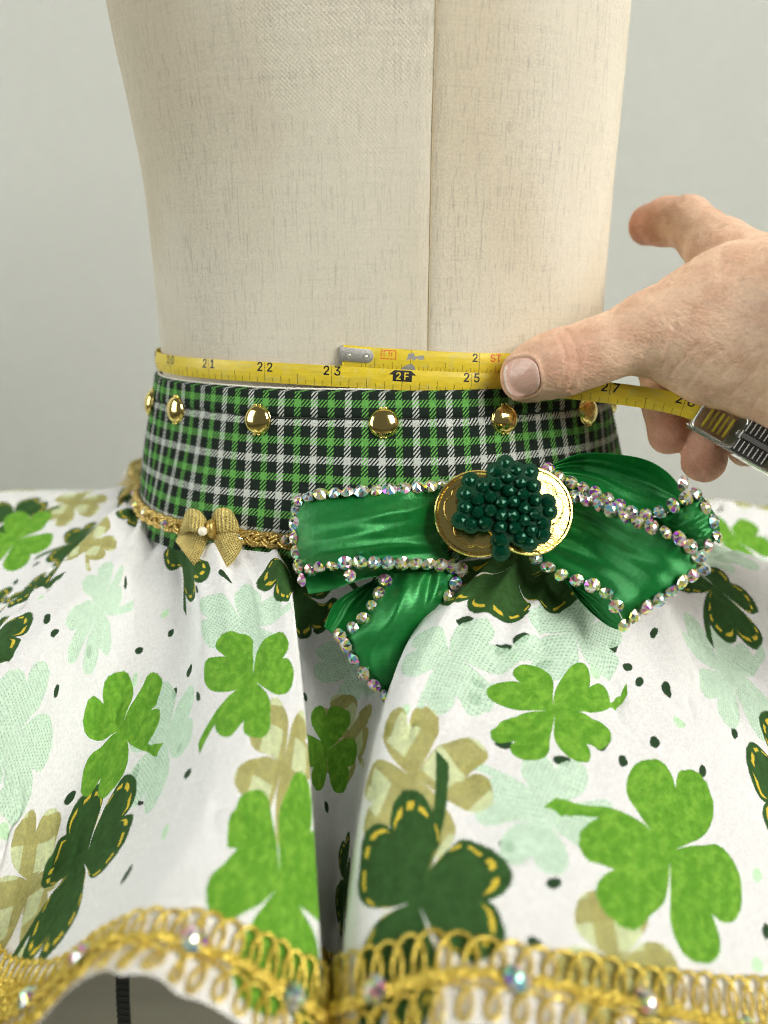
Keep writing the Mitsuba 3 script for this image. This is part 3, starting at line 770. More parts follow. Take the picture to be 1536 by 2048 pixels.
def net_fn(p, n, uv):
    a = dr.abs(dr.sin(uv.x * math.pi * 15)); b = dr.abs(dr.sin(uv.y * math.pi * 17))
    hole = smoothstep(.60, .85, a) * smoothstep(.45, .8, b)
    return mix(mix((.70, .50, .09), (1.0, .86, .36), noise(uv.x * 90, uv.y * 90)), (.10, .07, .025), hole * .85)


scene['m_net'] = bump({'type': 'principled', 'base_color': proc(net_fn), 'metallic': .45, 'roughness': .22, 'specular': .7}, lambda p, n, uv: .0007 * noise(uv.x * 36, uv.y * 44) + .0006 * dr.abs(dr.sin(uv.x * math.pi * 15)) * dr.abs(dr.sin(uv.y * math.pi * 17)), 2e-4)
scene['m_pearl'] = principled([.82, .76, .62], .18, specular=.8, clearcoat=1.0)
def loft(rows, nu, nv):
    """Smooth sheet through rows of points (each any number of points)."""
    R = np.stack([spline(r, nu) for r in rows])
    s = np.linspace(0, 1, len(rows)); t = np.linspace(0, 1, nv)
    return CubicSpline(s, R, axis=0)(t) if len(rows) > 2 else R[0] + (R[1] - R[0]) * t[:, None, None]
def sheet_uv(P):
    nv, nu = P.shape[:2]
    return np.tile(np.stack(np.meshgrid(np.linspace(0, 1, nu), np.linspace(0, 1, nv)), -1).reshape(-1, 2), (2, 1))
cen = np.array(PEARL)
phi0 = math.atan2(cen[0] / .1115, -cen[1] / .0935)
for bi, deg in enumerate([None, -93, 40, 90, 150, 205]):
    if deg is None:
        m = np.eye(4)
    else:                                                         # the same bow further round the braid
        oa, na, xa = on_band(phi0, ZB, 0); ob, nb_, xb = on_band(math.radians(deg), ZB, 0)
        m = frame(ob, nb_, xb) @ np.linalg.inv(frame(oa, na, xa))
    bow = numbered('skirt__gold_bow')
    for part in ('loop', 'tail'):
        for rows in GOLD_BOW[part]:
            Pn = loft(rows, 26, 20)
            Pn = Pn + .0004 * (meshkit.fbm(Pn * 420, 2, 3) - .5)[..., None] * np.array([1, -2, 1.0])
            put(bow + '__' + part, moved(solid_sheet(Pn, .00035), m), 'm_net', False, uv=sheet_uv(Pn))
    pearl = trimesh.creation.icosphere(3, .0017)
    put(bow + '__pearl', moved((np.array(pearl.vertices) + cen, np.array(pearl.faces)), m), 'm_pearl', True)
    knot = trimesh.creation.icosphere(2, .0028); kv = np.array(knot.vertices) * [.75, 1.2, 1.3] + (cen + unit(np.array([.55, .8, 0])) * .0045)
    put(bow + '__knot', moved((kv, np.array(knot.faces)), m), 'm_lurex', True)
    if bi == 0:
        tag(bow, 'small gold net bow with a pearl, beside the plaid hem of the waistband')

# ------------------------------------------------------------------ satin bow with coins and a beaded clover
SHEETS = {
    'front_loop_left': [[(0.0212, -0.0973, 0.9677), (0.0054, -0.1056, 0.9674), (-0.0116, -0.1060, 0.9662), (-0.0247, -0.1024, 0.9639), (-0.0309, -0.0981, 0.9607)],
        [(0.0184, -0.0999, 0.9579), (0.0036, -0.1158, 0.9605), (-0.0113, -0.1153, 0.9586), (-0.0242, -0.1108, 0.9559), (-0.0318, -0.1027, 0.9514)],
        [(0.0195, -0.1039, 0.9472), (0.0054, -0.1153, 0.9508), (-0.0112, -0.1203, 0.9515), (-0.0231, -0.1160, 0.9484), (-0.0310, -0.1061, 0.9430)],
        [(0.0250, -0.1081, 0.9393), (0.0122, -0.1136, 0.9421), (-0.0013, -0.1172, 0.9440), (-0.0147, -0.1173, 0.9434), (-0.0285, -0.1102, 0.9353)]],
    'back_loop_left': [[(0.0216, -0.0930, 0.9643), (0.0057, -0.0918, 0.9613), (-0.0122, -0.0920, 0.9604), (-0.0310, -0.0973, 0.9598)],
        [(0.0217, -0.0979, 0.9500), (0.0057, -0.0974, 0.9480), (-0.0139, -0.0986, 0.9474), (-0.0312, -0.1027, 0.9478)],
        [(0.0242, -0.1039, 0.9356), (0.0056, -0.1059, 0.9359), (-0.0083, -0.1101, 0.9356), (-0.0168, -0.1128, 0.9333), (-0.0258, -0.1123, 0.9313)]],
    'tail_left': [[(0.0012, -0.1049, 0.9359), (-0.0045, -0.1106, 0.9262), (-0.0097, -0.1143, 0.9203), (-0.0155, -0.1161, 0.9173), (-0.0117, -0.1176, 0.9119), (-0.0057, -0.1197, 0.9041), (0.0007, -0.1209, 0.8959)],
        [(0.0107, -0.1104, 0.9384), (0.0054, -0.1210, 0.9298), (0.0012, -0.1223, 0.9213), (-0.0039, -0.1220, 0.9148), (-0.0044, -0.1226, 0.9087), (-0.0017, -0.1221, 0.9028), (0.0010, -0.1210, 0.8958)],
        [(0.0193, -0.1092, 0.9389), (0.0160, -0.1159, 0.9296), (0.0115, -0.1156, 0.9193), (0.0063, -0.1185, 0.9123), (0.0029, -0.1212, 0.9061), (0.0021, -0.1208, 0.9002), (0.0014, -0.1201, 0.8951)],
        [(0.0293, -0.1050, 0.9393), (0.0244, -0.1084, 0.9304), (0.0204, -0.1110, 0.9211), (0.0143, -0.1137, 0.9110), (0.0082, -0.1158, 0.9034), (0.0047, -0.1171, 0.8984), (0.0017, -0.1192, 0.8945)]],
    'tail_fold_left': [[(0.0012, -0.1040, 0.9353), (-0.0045, -0.1098, 0.9255), (-0.0097, -0.1135, 0.9195), (-0.0155, -0.1153, 0.9164)],
        [(-0.0023, -0.0987, 0.9319), (-0.0122, -0.1009, 0.9237), (-0.0153, -0.1054, 0.9188), (-0.0183, -0.1094, 0.9155)],
        [(-0.0050, -0.1028, 0.9320), (-0.0169, -0.1065, 0.9261), (-0.0193, -0.1085, 0.9224), (-0.0210, -0.1107, 0.9184)]],
    'loop_right': [[(0.0588, -0.0993, 0.9641), (0.0697, -0.1088, 0.9634), (0.0767, -0.1146, 0.9612), (0.0864, -0.1216, 0.9583), (0.0962, -0.1246, 0.9549), (0.1051, -0.1228, 0.9463)],
        [(0.0551, -0.1023, 0.9567), (0.0685, -0.1090, 0.9551), (0.0784, -0.1172, 0.9514), (0.0880, -0.1240, 0.9493), (0.0938, -0.1268, 0.9468), (0.0997, -0.1262, 0.9414)],
        [(0.0525, -0.1044, 0.9492), (0.0651, -0.1112, 0.9468), (0.0756, -0.1173, 0.9435), (0.0827, -0.1252, 0.9411), (0.0866, -0.1291, 0.9382), (0.0916, -0.1277, 0.9359)],
        [(0.0511, -0.1061, 0.9430), (0.0585, -0.1123, 0.9391), (0.0677, -0.1170, 0.9369), (0.0732, -0.1206, 0.9353), (0.0767, -0.1247, 0.9315), (0.0792, -0.1272, 0.9261)]],
    'upper_loop_right': [[(0.0557, -0.0954, 0.9709), (0.0641, -0.0961, 0.9758), (0.0718, -0.0996, 0.9781), (0.0815, -0.1048, 0.9783), (0.0890, -0.1082, 0.9769), (0.0958, -0.1116, 0.9722), (0.1003, -0.1146, 0.9649)],
        [(0.0566, -0.0935, 0.9701), (0.0663, -0.0911, 0.9712), (0.0753, -0.0943, 0.9710), (0.0847, -0.0990, 0.9688), (0.0916, -0.1026, 0.9672), (0.0971, -0.1073, 0.9652), (0.1007, -0.1118, 0.9639)],
        [(0.0569, -0.0957, 0.9695), (0.0667, -0.0985, 0.9669), (0.0744, -0.1033, 0.9645), (0.0809, -0.1085, 0.9606), (0.0879, -0.1111, 0.9588), (0.0945, -0.1136, 0.9609), (0.0999, -0.1148, 0.9643)]],
    'inner_loop_right': [[(0.0580, -0.0931, 0.9697), (0.0691, -0.0958, 0.9656), (0.0771, -0.0997, 0.9624), (0.0830, -0.1048, 0.9589), (0.0906, -0.1084, 0.9574), (0.0972, -0.1109, 0.9595)],
        [(0.0596, -0.0911, 0.9639), (0.0716, -0.0938, 0.9614), (0.0803, -0.0987, 0.9585), (0.0879, -0.1036, 0.9560), (0.0943, -0.1080, 0.9548), (0.1018, -0.1114, 0.9540)],
        [(0.0598, -0.0951, 0.9603), (0.0719, -0.1005, 0.9595), (0.0804, -0.1054, 0.9567), (0.0900, -0.1114, 0.9540), (0.0983, -0.1172, 0.9514), (0.1046, -0.1188, 0.9493)]],
    'end_fold_right': [[(0.0930, -0.1105, 0.9572), (0.0977, -0.1121, 0.9626), (0.1003, -0.1131, 0.9666), (0.1028, -0.1116, 0.9683)],
        [(0.0977, -0.1134, 0.9542), (0.1013, -0.1182, 0.9594), (0.1051, -0.1173, 0.9626), (0.1073, -0.1138, 0.9642)],
        [(0.1017, -0.1162, 0.9516), (0.1042, -0.1204, 0.9549), (0.1079, -0.1187, 0.9575), (0.1106, -0.1153, 0.9586)],
        [(0.1046, -0.1180, 0.9487), (0.1072, -0.1195, 0.9509), (0.1095, -0.1180, 0.9525), (0.1117, -0.1155, 0.9538)]],
    'tail_right': [[(0.0621, -0.1035, 0.9370), (0.0691, -0.1084, 0.9344), (0.0750, -0.1131, 0.9322), (0.0782, -0.1193, 0.9286), (0.0799, -0.1245, 0.9246)],
        [(0.0645, -0.1019, 0.9317), (0.0689, -0.1067, 0.9291), (0.0732, -0.1126, 0.9264), (0.0767, -0.1184, 0.9242), (0.0800, -0.1238, 0.9236)],
        [(0.0656, -0.1049, 0.9319), (0.0677, -0.1089, 0.9285), (0.0718, -0.1141, 0.9247), (0.0761, -0.1199, 0.9226), (0.0797, -0.1240, 0.9226)]],
}
STONE_ROWS = [
    ([(0.0201, -0.1024, 0.9678), (0.0054, -0.1076, 0.9677), (-0.0115, -0.1079, 0.9667), (-0.0237, -0.1043, 0.9646), (-0.0292, -0.1009, 0.9618)], (0.0, 0.262, 0.965)),
    ([(-0.0311, -0.1009, 0.9582), (-0.0315, -0.1046, 0.9520), (-0.0309, -0.1076, 0.9448), (-0.0285, -0.1120, 0.9363)], (-1.0, -0.0, -0.0)),
    ([(-0.0249, -0.1130, 0.9403), (-0.0181, -0.1173, 0.9435), (-0.0113, -0.1200, 0.9451), (-0.0013, -0.1200, 0.9451), (0.0121, -0.1163, 0.9434), (0.0237, -0.1108, 0.9408)], (0.0, -0.092, -0.338)),
    ([(0.0003, -0.1102, 0.9353), (-0.0041, -0.1134, 0.9273), (-0.0091, -0.1170, 0.9218), (-0.0153, -0.1189, 0.9186)], (-0.4, -0.052, -0.193)),
    ([(-0.0133, -0.1198, 0.9154), (-0.0085, -0.1219, 0.9077), (-0.0039, -0.1233, 0.9025), (0.0003, -0.1234, 0.8980)], (-0.7, -0.105, -0.386)),
    ([(0.0271, -0.1092, 0.9389), (0.0237, -0.1111, 0.9319), (0.0207, -0.1129, 0.9253), (0.0190, -0.1142, 0.9206)], (0.5, 0.0, 0.0)),
    ([(0.0576, -0.0971, 0.9720), (0.0677, -0.1016, 0.9669), (0.0736, -0.1063, 0.9649), (0.0801, -0.1113, 0.9617), (0.0845, -0.1138, 0.9604), (0.0900, -0.1147, 0.9608), (0.0951, -0.1160, 0.9636), (0.0995, -0.1163, 0.9664)], (0.3, 0.079, 0.29)),
    ([(0.0993, -0.1131, 0.9704), (0.1029, -0.1148, 0.9679), (0.1061, -0.1171, 0.9634), (0.1087, -0.1184, 0.9586), (0.1101, -0.1185, 0.9544), (0.1064, -0.1214, 0.9515)], (0.9, 0.079, 0.29)),
    ([(0.0651, -0.1064, 0.9646), (0.0692, -0.1107, 0.9639), (0.0762, -0.1165, 0.9617), (0.0858, -0.1235, 0.9589), (0.0947, -0.1264, 0.9558), (0.1011, -0.1259, 0.9502), (0.1040, -0.1251, 0.9453)], (0.35, 0.092, 0.338)),
    ([(0.1003, -0.1268, 0.9430), (0.0951, -0.1294, 0.9409), (0.0911, -0.1303, 0.9375), (0.0858, -0.1303, 0.9340), (0.0812, -0.1294, 0.9295), (0.0786, -0.1292, 0.9266)], (0.5, -0.131, -0.483)),
    ([(0.0523, -0.1092, 0.9429), (0.0580, -0.1142, 0.9398), (0.0672, -0.1189, 0.9376), (0.0726, -0.1224, 0.9360), (0.0761, -0.1266, 0.9322)], (-0.2, -0.131, -0.483)),
]
BEADS = [(0.58, 15.9), (-2.64, 13.37), (4.13, 13.7), (8.53, 13.03), (1.08, 11.17), (5.31, 9.47), (9.2, 8.29), (-10.93, 10.15), (-6.87, 8.29), (-2.47, 8.63), (-12.62, 5.75), (-8.73, 3.72), (-4.67, 4.57), (1.42, 6.77), (5.82, 5.41), (9.88, 3.72), (13.94, 3.05), (-12.45, 1.35), (-8.73, -0.34), (-4.84, 0.17), (-1.12, 2.71), (2.77, 3.05), (6.16, 1.02), (9.54, -1.02), (14.28, 0.0), (-14.31, -2.71), (-10.93, -4.06), (-6.53, -3.55), (-1.29, -1.35), (2.44, -1.52), (5.99, -3.05), (12.25, -3.89), (-1.62, -5.24), (2.94, -5.41), (8.53, -6.43), (11.91, -7.44), (-1.46, -9.47), (5.14, -8.46), (7.85, -10.15), (-1.29, -13.2)]      # millimetres from the middle of the charm
CHARM = np.array([0.0393, -0.1204, 0.9626])
COINS = [(0.0317, -0.1123, 0.9599), (0.0484, -0.115, 0.9616)]
TO_VIEW, VIEW_UP = np.array([-0.0, -0.965, 0.2622]), np.array([0.0, 0.2622, 0.965])      # the way the bow faces


def satin_fn(p, n, uv):
    return mix((.002, .165, .026), (.012, .230, .044), fbm(uv.x * 14, uv.y * 14, 1.0)) * (.9 + .2 * noise(uv.x * 160, uv.y * 4))


def satin_bump(p, n, uv):
    return .00008 * dr.sin(uv.x * 700) + .00006 * noise(uv.x * 420, uv.y * 30) + .00012 * fbm(uv.x * 6, uv.y * 9, 2.0) + .00002 * dr.sin(uv.y * 900)


scene['m_satin'] = bump({'type': 'principled', 'base_color': proc(satin_fn), 'roughness': .36, 'metallic': .45, 'specular': .7, 'anisotropic': .5, 'sheen': .3}, satin_bump, 2e-4)
PARTNAME = {'front_loop_left': 'loop', 'back_loop_left': 'back_loop', 'tail_left': 'tail', 'tail_fold_left': 'tail_fold', 'loop_right': 'loop', 'upper_loop_right': 'upper_loop', 'inner_loop_right': 'inner_fold', 'end_fold_right': 'loop_end', 'tail_right': 'tail'}
for name_, rows in SHEETS.items():
    Pn = loft(rows, 60, 44)
    nv_, nu_ = Pn.shape[:2]
    edge_ = np.minimum(1, 6 * np.minimum(np.linspace(0, 1, nv_), np.linspace(1, 0, nv_)))[:, None] * np.minimum(1, 5 * np.minimum(np.linspace(0, 1, nu_), np.linspace(1, 0, nu_)))[None]
    Pn = Pn + (.0013 * (meshkit.fbm(Pn * [95, 95, 95] + 3, 2, 5) - .5) * edge_)[..., None] * TO_VIEW
    uu_, vv_ = np.linspace(0, 1, nu_)[None], np.linspace(0, 1, nv_)[:, None]
    Pn = Pn + (.0013 * np.exp(-uu_ / .30) * np.cos(vv_ * 17 + 2.5 * uu_) * np.minimum(1, 8 * uu_ + .2) + .0007 * np.exp(-uu_ / .5) * np.sin(vv_ * 31 - 4 * uu_))[..., None] * TO_VIEW
    put('satin_bow__' + PARTNAME[name_], solid_sheet(Pn, .0003), 'm_satin', True, uv=sheet_uv(Pn))
tag('satin_bow', 'large emerald satin bow edged with rhinestones, clover charm and gold coins at its knot', 'bow')
knot = trimesh.creation.icosphere(3, 1.0)
kv = np.array(knot.vertices) * [.012, .006, .011] + CHARM - TO_VIEW * .016
put('satin_bow__knot', (kv, np.array(knot.faces)), 'm_satin', True, uv=np.array(knot.vertices)[:, :2])
rs = np.random.default_rng(5)
for pts, away in STONE_ROWS:
    p = np.array(pts, float)
    L_ = np.linalg.norm(np.diff(spline(p, 60), axis=0), axis=1).sum()
    for q_ in spline(p, max(2, int(round(L_ / .0043)))):
        z = TO_VIEW * .75 + np.array(away) * .75 + rs.normal(0, .16, 3)
        stone('satin_bow__rhinestone', q_ - .0006 * unit(z), z, .0026 * rs.uniform(.92, 1.06), int(rs.integers(15)), rs.uniform(0, 6))
o = np.array(STONE_ROWS[2][0][2]) - VIEW_UP * .0042
stone('satin_bow__rhinestone', o, TO_VIEW + .2 * VIEW_UP, .0021, 4, 1.0)

# coins
scene['m_coin'] = bump({'type': 'roughconductor', 'material': 'Au', 'alpha': .05, 'specular_reflectance': {'type': 'rgb', 'value': [.96, .93, .78]}}, lambda p, n, uv: .00014 * fbm(p.x * 260, p.y * 260, p.z * 260) + .00004 * noise(p.x * 2500, p.y * 2500, p.z * 2500), 2e-4)
R_ = .0148
coin = trimesh.creation.revolve([(0.0001, -.0004), (R_ - .0003, -.0004), (R_, 0), (R_, .0011), (R_ - .0004, .0014), (R_ - .0010, .0014), (R_ - .0014, .0009), (0.0001, .0009)], sections=72)
def clover_outline(r, n=160):
    a = np.linspace(0, 2 * np.pi, n, endpoint=False)
    return np.stack([r * (.72 + .28 * np.abs(np.cos(1.5 * a)) ** .6 - .10 * np.exp(-((np.mod(a + np.pi / 3, 2 * np.pi / 3) - np.pi / 3) / .14) ** 2)) * np.cos(a + .5), r * (.72 + .28 * np.abs(np.cos(1.5 * a)) ** .6 - .10 * np.exp(-((np.mod(a + np.pi / 3, 2 * np.pi / 3) - np.pi / 3) / .14) ** 2)) * np.sin(a + .5), 0 * a + .0009], -1)
for ci, (o, tilt) in enumerate(zip(COINS, ((-.10, .16), (.12, .05)))):
    z = TO_VIEW + tilt[0] * np.array([1.0, 0, 0]) + tilt[1] * VIEW_UP
    m = frame(np.array(o) - .001 * TO_VIEW, z)
    key = put('satin_bow__coin', moved(tm(coin), m), 'm_coin', 25)
    put(key + '__embossing', moved(tube(clover_outline(R_ * .80), .00035, 5, closed=True), m), 'm_coin', True)

# beaded clover
scene['m_resin'] = principled([.001, .040, .015], .35, specular=.18)
scene['m_bead'] = principled([.0008, .052, .024], .06, metallic=.42, specular=.40, clearcoat=.0, clearcoat_gloss=.98)
from shapely import union_all
bpts = [(a / 1000, b / 1000) for a, b in BEADS]
plate_ = union_all([Point(a, b).buffer(.0030, 12) for a, b in bpts]).buffer(.0007).buffer(-.0007)
if plate_.geom_type != 'Polygon':
    plate_ = max(plate_.geoms, key=lambda g: g.area)
z = unit(TO_VIEW + .12 * VIEW_UP)
mC = frame(CHARM - .0030 * TO_VIEW, z)
put('satin_bow__clover_charm', moved(tm(trimesh.creation.extrude_polygon(Polygon(plate_.exterior), .0022, engine='earcut')), mC), 'm_resin', 30)
tag('satin_bow__clover_charm', 'dark green clover charm covered with faceted emerald beads')
bead_mesh = trimesh.creation.icosphere(1, 1.0)
bead_shape = mikit.ply(bead_mesh, 'm_bead', False)
for a, b in bpts:
    e_ = rs.uniform(0, 6.28, 3)
    rot = trimesh.transformations.euler_matrix(*e_)
    hgt = .0036 + rs.uniform(-.0002, .0003) - 12 * (a * a + b * b)
    copy('satin_bow__clover_charm__bead', bead_shape, mC @ trimesh.transformations.translation_matrix([a, b, hgt]) @ rot @ np.diag([.00225, .00225, .00225, 1]))

# ------------------------------------------------------------------ tape case: clear box with coil, wire frame and ribbed lock
scene['m_clear'] = {'type': 'thindielectric', 'int_ior': 1.5, 'specular_transmittance': {'type': 'rgb', 'value': [.80, .82, .70]}}
scene['m_chrome'] = {'type': 'twosided', 'b': {'type': 'roughconductor', 'material': 'none', 'alpha': .12, 'specular_reflectance': {'type': 'rgb', 'value': [.72, .72, .70]}}}
scene['m_rubber'] = principled([.030, .030, .028], .42, specular=.5)
scene['m_grey_plastic'] = principled([.27, .27, .22], .35, specular=.5)
cx_ = CASE_DIR; cz_ = unit(wend - cx_ * (wend @ cx_)); cy_ = np.cross(cz_, cx_)      # along, into the hand, up
if cy_[1] < 0:
    cy_ = -cy_
MC_ = np.eye(4); MC_[:3, 0], MC_[:3, 1], MC_[:3, 2], MC_[:3, 3] = cx_, cy_, cz_, MOUTH
def rbox(x0, x1, y0, y1, z0, z1, r=.001):
    from manifold3d import Manifold
    pts = [Manifold.sphere(r, 12).translate((x, y, z)) for x in (x0 + r, x1 - r) for y in (y0 + r, y1 - r) for z in (z0 + r, z1 - r)]
    m = Manifold.batch_hull(pts).to_mesh()
    return np.array(m.vert_properties[:, :3], float), np.array(m.tri_verts)
def case_part(key, mesh, mat, smooth=30):
    return put('tape_measure__' + key, moved(mesh, MC_), mat, smooth)
case_part('case', rbox(-.001, .048, -.0022, .0100, -.0066, .0066, .0016), 'm_clear')
case_part('case__back', rbox(.012, .047, .0035, .0095, -.0058, .0058, .001), 'm_grey_plastic')
yy = np.linspace(.0022, .0120, 7)
for i in range(5):                                               # turns of the coiled blade seen through the case
    a = np.linspace(-1.3, 1.3, 14)
    P = np.stack([np.stack([.0028 + i * .0019 + .0012 * np.cos(a), .0022 - .0016 * np.cos(a * .9), 0 * a + z_], -1) for z_ in (-.0036, .0036)])
    case_part('coil_turn', solid_sheet(P, .0003), 'm_tape', False) if False else put('tape_measure__coil_turn', moved(solid_sheet(P, .0003), MC_), 'm_worn_tape' if i % 2 else 'm_tape', False, uv=np.tile(np.stack(np.broadcast_arrays(np.linspace(0, .01, 14)[None] + i * .01, np.array([-.003, .003])[:, None]), -1).reshape(-1, 2), (2, 1)))
scene['m_worn_tape'] = principled([.46, .34, .03], .4)
loop_ = np.array([(.0008, -.0026, -.0050), (.0008, -.0026, .0050), (.0020, -.0028, .0056), (.0105, -.0028, .0056), (.0150, -.0028, .0050), (.0158, -.0028, .0), (.0150, -.0028, -.0050), (.0105, -.0028, -.0056), (.0020, -.0028, -.0056)])
case_part('frame', tube(spline(np.vstack([loop_]), 90, True), .0005, 8, closed=True), 'm_chrome', True)
for z_ in (.0062, -.0062):
    case_part('rail', tube(np.array([(-.0006, -.0016, z_), (.006, -.0020, z_), (.02, -.0022, z_), (.040, -.0022, z_)]), .00055, 8), 'm_chrome', True)
for z_ in (.0034, -.0034):
    g_ = case_part('grip', rbox(.0152, .0272, -.0034, -.0012, z_ - .0023, z_ + .0023, .0006), 'm_rubber')
    for i in range(13):
        x_ = .0160 + i * .00083
        put(g_ + '__rib', moved(rbox(x_, x_ + .00045, -.0040, -.0030, z_ - .0020, z_ + .0020, .00015), MC_), 'm_rubber' if i % 2 else 'm_steel', 30)
case_part('lock_plate', rbox(.0140, .0262, -.0029, -.0014, -.0010, .0010, .0003), 'm_chrome')
g_ = case_part('grip', rbox(.0300, .0420, -.0034, -.0012, -.0045, -.0002, .0006), 'm_rubber')
for i in range(12):
    x_ = .0306 + i * .0009
    put(g_ + '__rib', moved(rbox(x_, x_ + .0005, -.0040, -.0030, -.0042, -.0005, .00015), MC_), 'm_rubber', 30)
ring = trimesh.creation.torus(.0010, .0004); ring = (np.array(ring.vertices) * [1, 1, 1] + [.0000, -.0030, -.0058], np.array(ring.faces))
case_part('swivel', ring, 'm_chrome', True)
for z_ in (.0040, .0056):
    case_part('mouth_edge', rbox(-.0016, -.0002, -.0020, .0022, z_ - .0006, z_ + .0006, .0002), 'm_rubber')

# ------------------------------------------------------------------ hand holding the tape: joints (x, y, z, radius)
HAND = {
    'thumb': [(0.0502, -0.0817, 1.0022, 0.0089), (0.0561, -0.0839, 1.0053, 0.0097), (0.0638, -0.0863, 1.0079, 0.0105), (0.0749, -0.0883, 1.0122, 0.0101), (0.0898, -0.0888, 1.0180, 0.0120), (0.1080, -0.0901, 1.0207, 0.0162)],
    'back': [(0.1075, -0.0886, 1.0224, 0.0158), (0.1208, -0.0904, 1.0274, 0.0190), (0.1394, -0.1024, 1.0213, 0.0270), (0.1639, -0.1277, 1.0046, 0.0250), (0.2182, -0.1498, 0.9802, 0.0249)],
    'heel': [(0.0985, -0.0886, 1.0149, 0.0104), (0.1127, -0.0942, 1.0096, 0.0143), (0.1320, -0.1012, 1.0066, 0.0167), (0.1497, -0.1134, 0.9998, 0.0209)],
    'index': [(0.1144, -0.0030, 1.0592, 0.0088), (0.1179, -0.0142, 1.0598, 0.0092), (0.1227, -0.0258, 1.0589, 0.0095), (0.1271, -0.0521, 1.0463, 0.0117), (0.1344, -0.0730, 1.0340, 0.0164), (0.1427, -0.1024, 1.0213, 0.0245)],
    'middle': [(0.1043, -0.0801, 0.9814, 0.0075), (0.1049, -0.0708, 0.9926, 0.0078), (0.1133, -0.0233, 1.0150, 0.0093), (0.1264, -0.0404, 1.0206, 0.0110), (0.1464, -0.0651, 1.0251, 0.0166)],
    'ring': [(0.1152, -0.0875, 0.9732, 0.0079), (0.1183, -0.0782, 0.9844, 0.0083), (0.1302, -0.0356, 1.0003, 0.0095), (0.1424, -0.0425, 1.0129, 0.0110), (0.1538, -0.0661, 1.0215, 0.0166)],
    'little': [(0.1356, -0.0746, 0.9748, 0.0067), (0.1402, -0.0653, 0.9823, 0.0073), (0.1479, -0.0392, 0.9946, 0.0086), (0.1599, -0.0486, 1.0094, 0.0108), (0.1604, -0.0726, 1.0165, 0.0164)],
}
CREASES = [
    ([(0.0621, -0.0897, 1.0184), (0.0643, -0.0950, 1.0143), (0.0650, -0.0973, 1.0095), (0.0646, -0.0976, 1.0046), (0.0635, -0.0948, 0.9995)], 0.0007, 0.0007),
    ([(0.0597, -0.0904, 1.0157), (0.0611, -0.0946, 1.0118), (0.0618, -0.0959, 1.0069), (0.0605, -0.0953, 1.0018)], 0.0005, 0.0006),
    ([(0.0629, -0.0954, 1.0127), (0.0634, -0.0965, 1.0086), (0.0629, -0.0974, 1.0054)], 0.0004, 0.0005),
    ([(0.0949, -0.1047, 1.0206), (0.0923, -0.1062, 1.0151), (0.0911, -0.1056, 1.0094), (0.0913, -0.1027, 1.0047)], 0.0008, 0.0008),
    ([(0.1006, -0.1082, 1.0152), (0.0971, -0.1082, 1.0112), (0.0949, -0.1063, 1.0071), (0.0937, -0.1032, 1.0031)], 0.001, 0.0008),
    ([(0.0871, -0.1041, 1.0150), (0.0861, -0.1034, 1.0100), (0.0860, -0.1014, 1.0058)], 0.0005, 0.0007),
    ([(0.1071, -0.1117, 1.0139), (0.1027, -0.1117, 1.0099), (0.1002, -0.1089, 1.0049), (0.0992, -0.1060, 1.0005)], 0.0007, 0.0008),
    ([(0.1131, -0.1133, 1.0117), (0.1083, -0.1146, 1.0071), (0.1059, -0.1118, 1.0020), (0.1054, -0.1087, 0.9979)], 0.0006, 0.0008),
    ([(0.1201, -0.1155, 1.0111), (0.1141, -0.1180, 1.0058), (0.1115, -0.1162, 1.0009), (0.1108, -0.1132, 0.9969)], 0.0007, 0.0008),
    ([(0.1238, -0.1188, 1.0067), (0.1199, -0.1198, 1.0029), (0.1178, -0.1170, 0.9979), (0.1177, -0.1138, 0.9947)], 0.0006, 0.0008),
    ([(0.1031, -0.0664, 1.0393), (0.1041, -0.0726, 1.0357), (0.0997, -0.0843, 1.0306), (0.0945, -0.0899, 1.0290)], 0.0006, 0.001),
    ([(0.1072, -0.0882, 1.0356), (0.0995, -0.0944, 1.0315), (0.0945, -0.0951, 1.0291)], 0.0004, 0.0008),
]
NAIL_AT = np.array([0.0475, -0.0918, 1.0031])
NAIL_DIR = np.array([-0.9078, 0.351, -0.2296])
NAIL_OUT = np.array([-0.1623, -0.9814, 0.1021])
FLUSH = [(0.1114, -0.0072, 1.0589), (0.1019, -0.0876, 0.9805), (0.1128, -0.095, 0.9721), (0.0425, -0.087, 1.0017), (0.0629, -0.0963, 1.0095)]


def round_cone(p, a, b, ra, rb):
    ba = b - a; l2 = ba @ ba
    t = np.clip(((p - a) @ ba) / l2, 0, 1)
    return np.linalg.norm(p - a - t[:, None] * ba, axis=1) - (ra + (rb - ra) * t)
def smin(a, b, k):
    h = np.clip(.5 + .5 * (b - a) / k, 0, 1)
    return b + (a - b) * h - k * h * (1 - h)
def chain(p, name_, k=.004):
    J = np.array(HAND[name_]); d = None
    for a, b in zip(J[:-1], J[1:]):
        e = round_cone(p, a[:3], b[:3], a[3], b[3])
        d = e if d is None else smin(d, e, k)
    return d
def hand_sdf(p):
    palm = smin(chain(p, 'thumb', .006), chain(p, 'back', .010), .012)
    palm = smin(palm, chain(p, 'heel', .008), .010)
    palm = smin(palm, chain(p, 'index', .004), .009)
    fing = np.minimum(np.minimum(chain(p, 'middle', .005), chain(p, 'ring', .005)), chain(p, 'little', .005))
    fing = smin(fing, palm, .004)
    return np.maximum.reduce([fing, p[:, 0] - .258, -.208 - p[:, 1], .940 - p[:, 2]])
hx = np.r_[np.arange(.030, .150, .00125), np.geomspace(.150, .262, 34)[1:]]
hy = np.r_[np.arange(-.215, -.135, .0030), np.arange(-.135, .010, .00125)]
hz = np.r_[np.arange(.935, 1.076, .00125)]
hv, hf = surface_nets(hand_sdf, (hx, hy, hz))
from scipy.sparse import coo_matrix
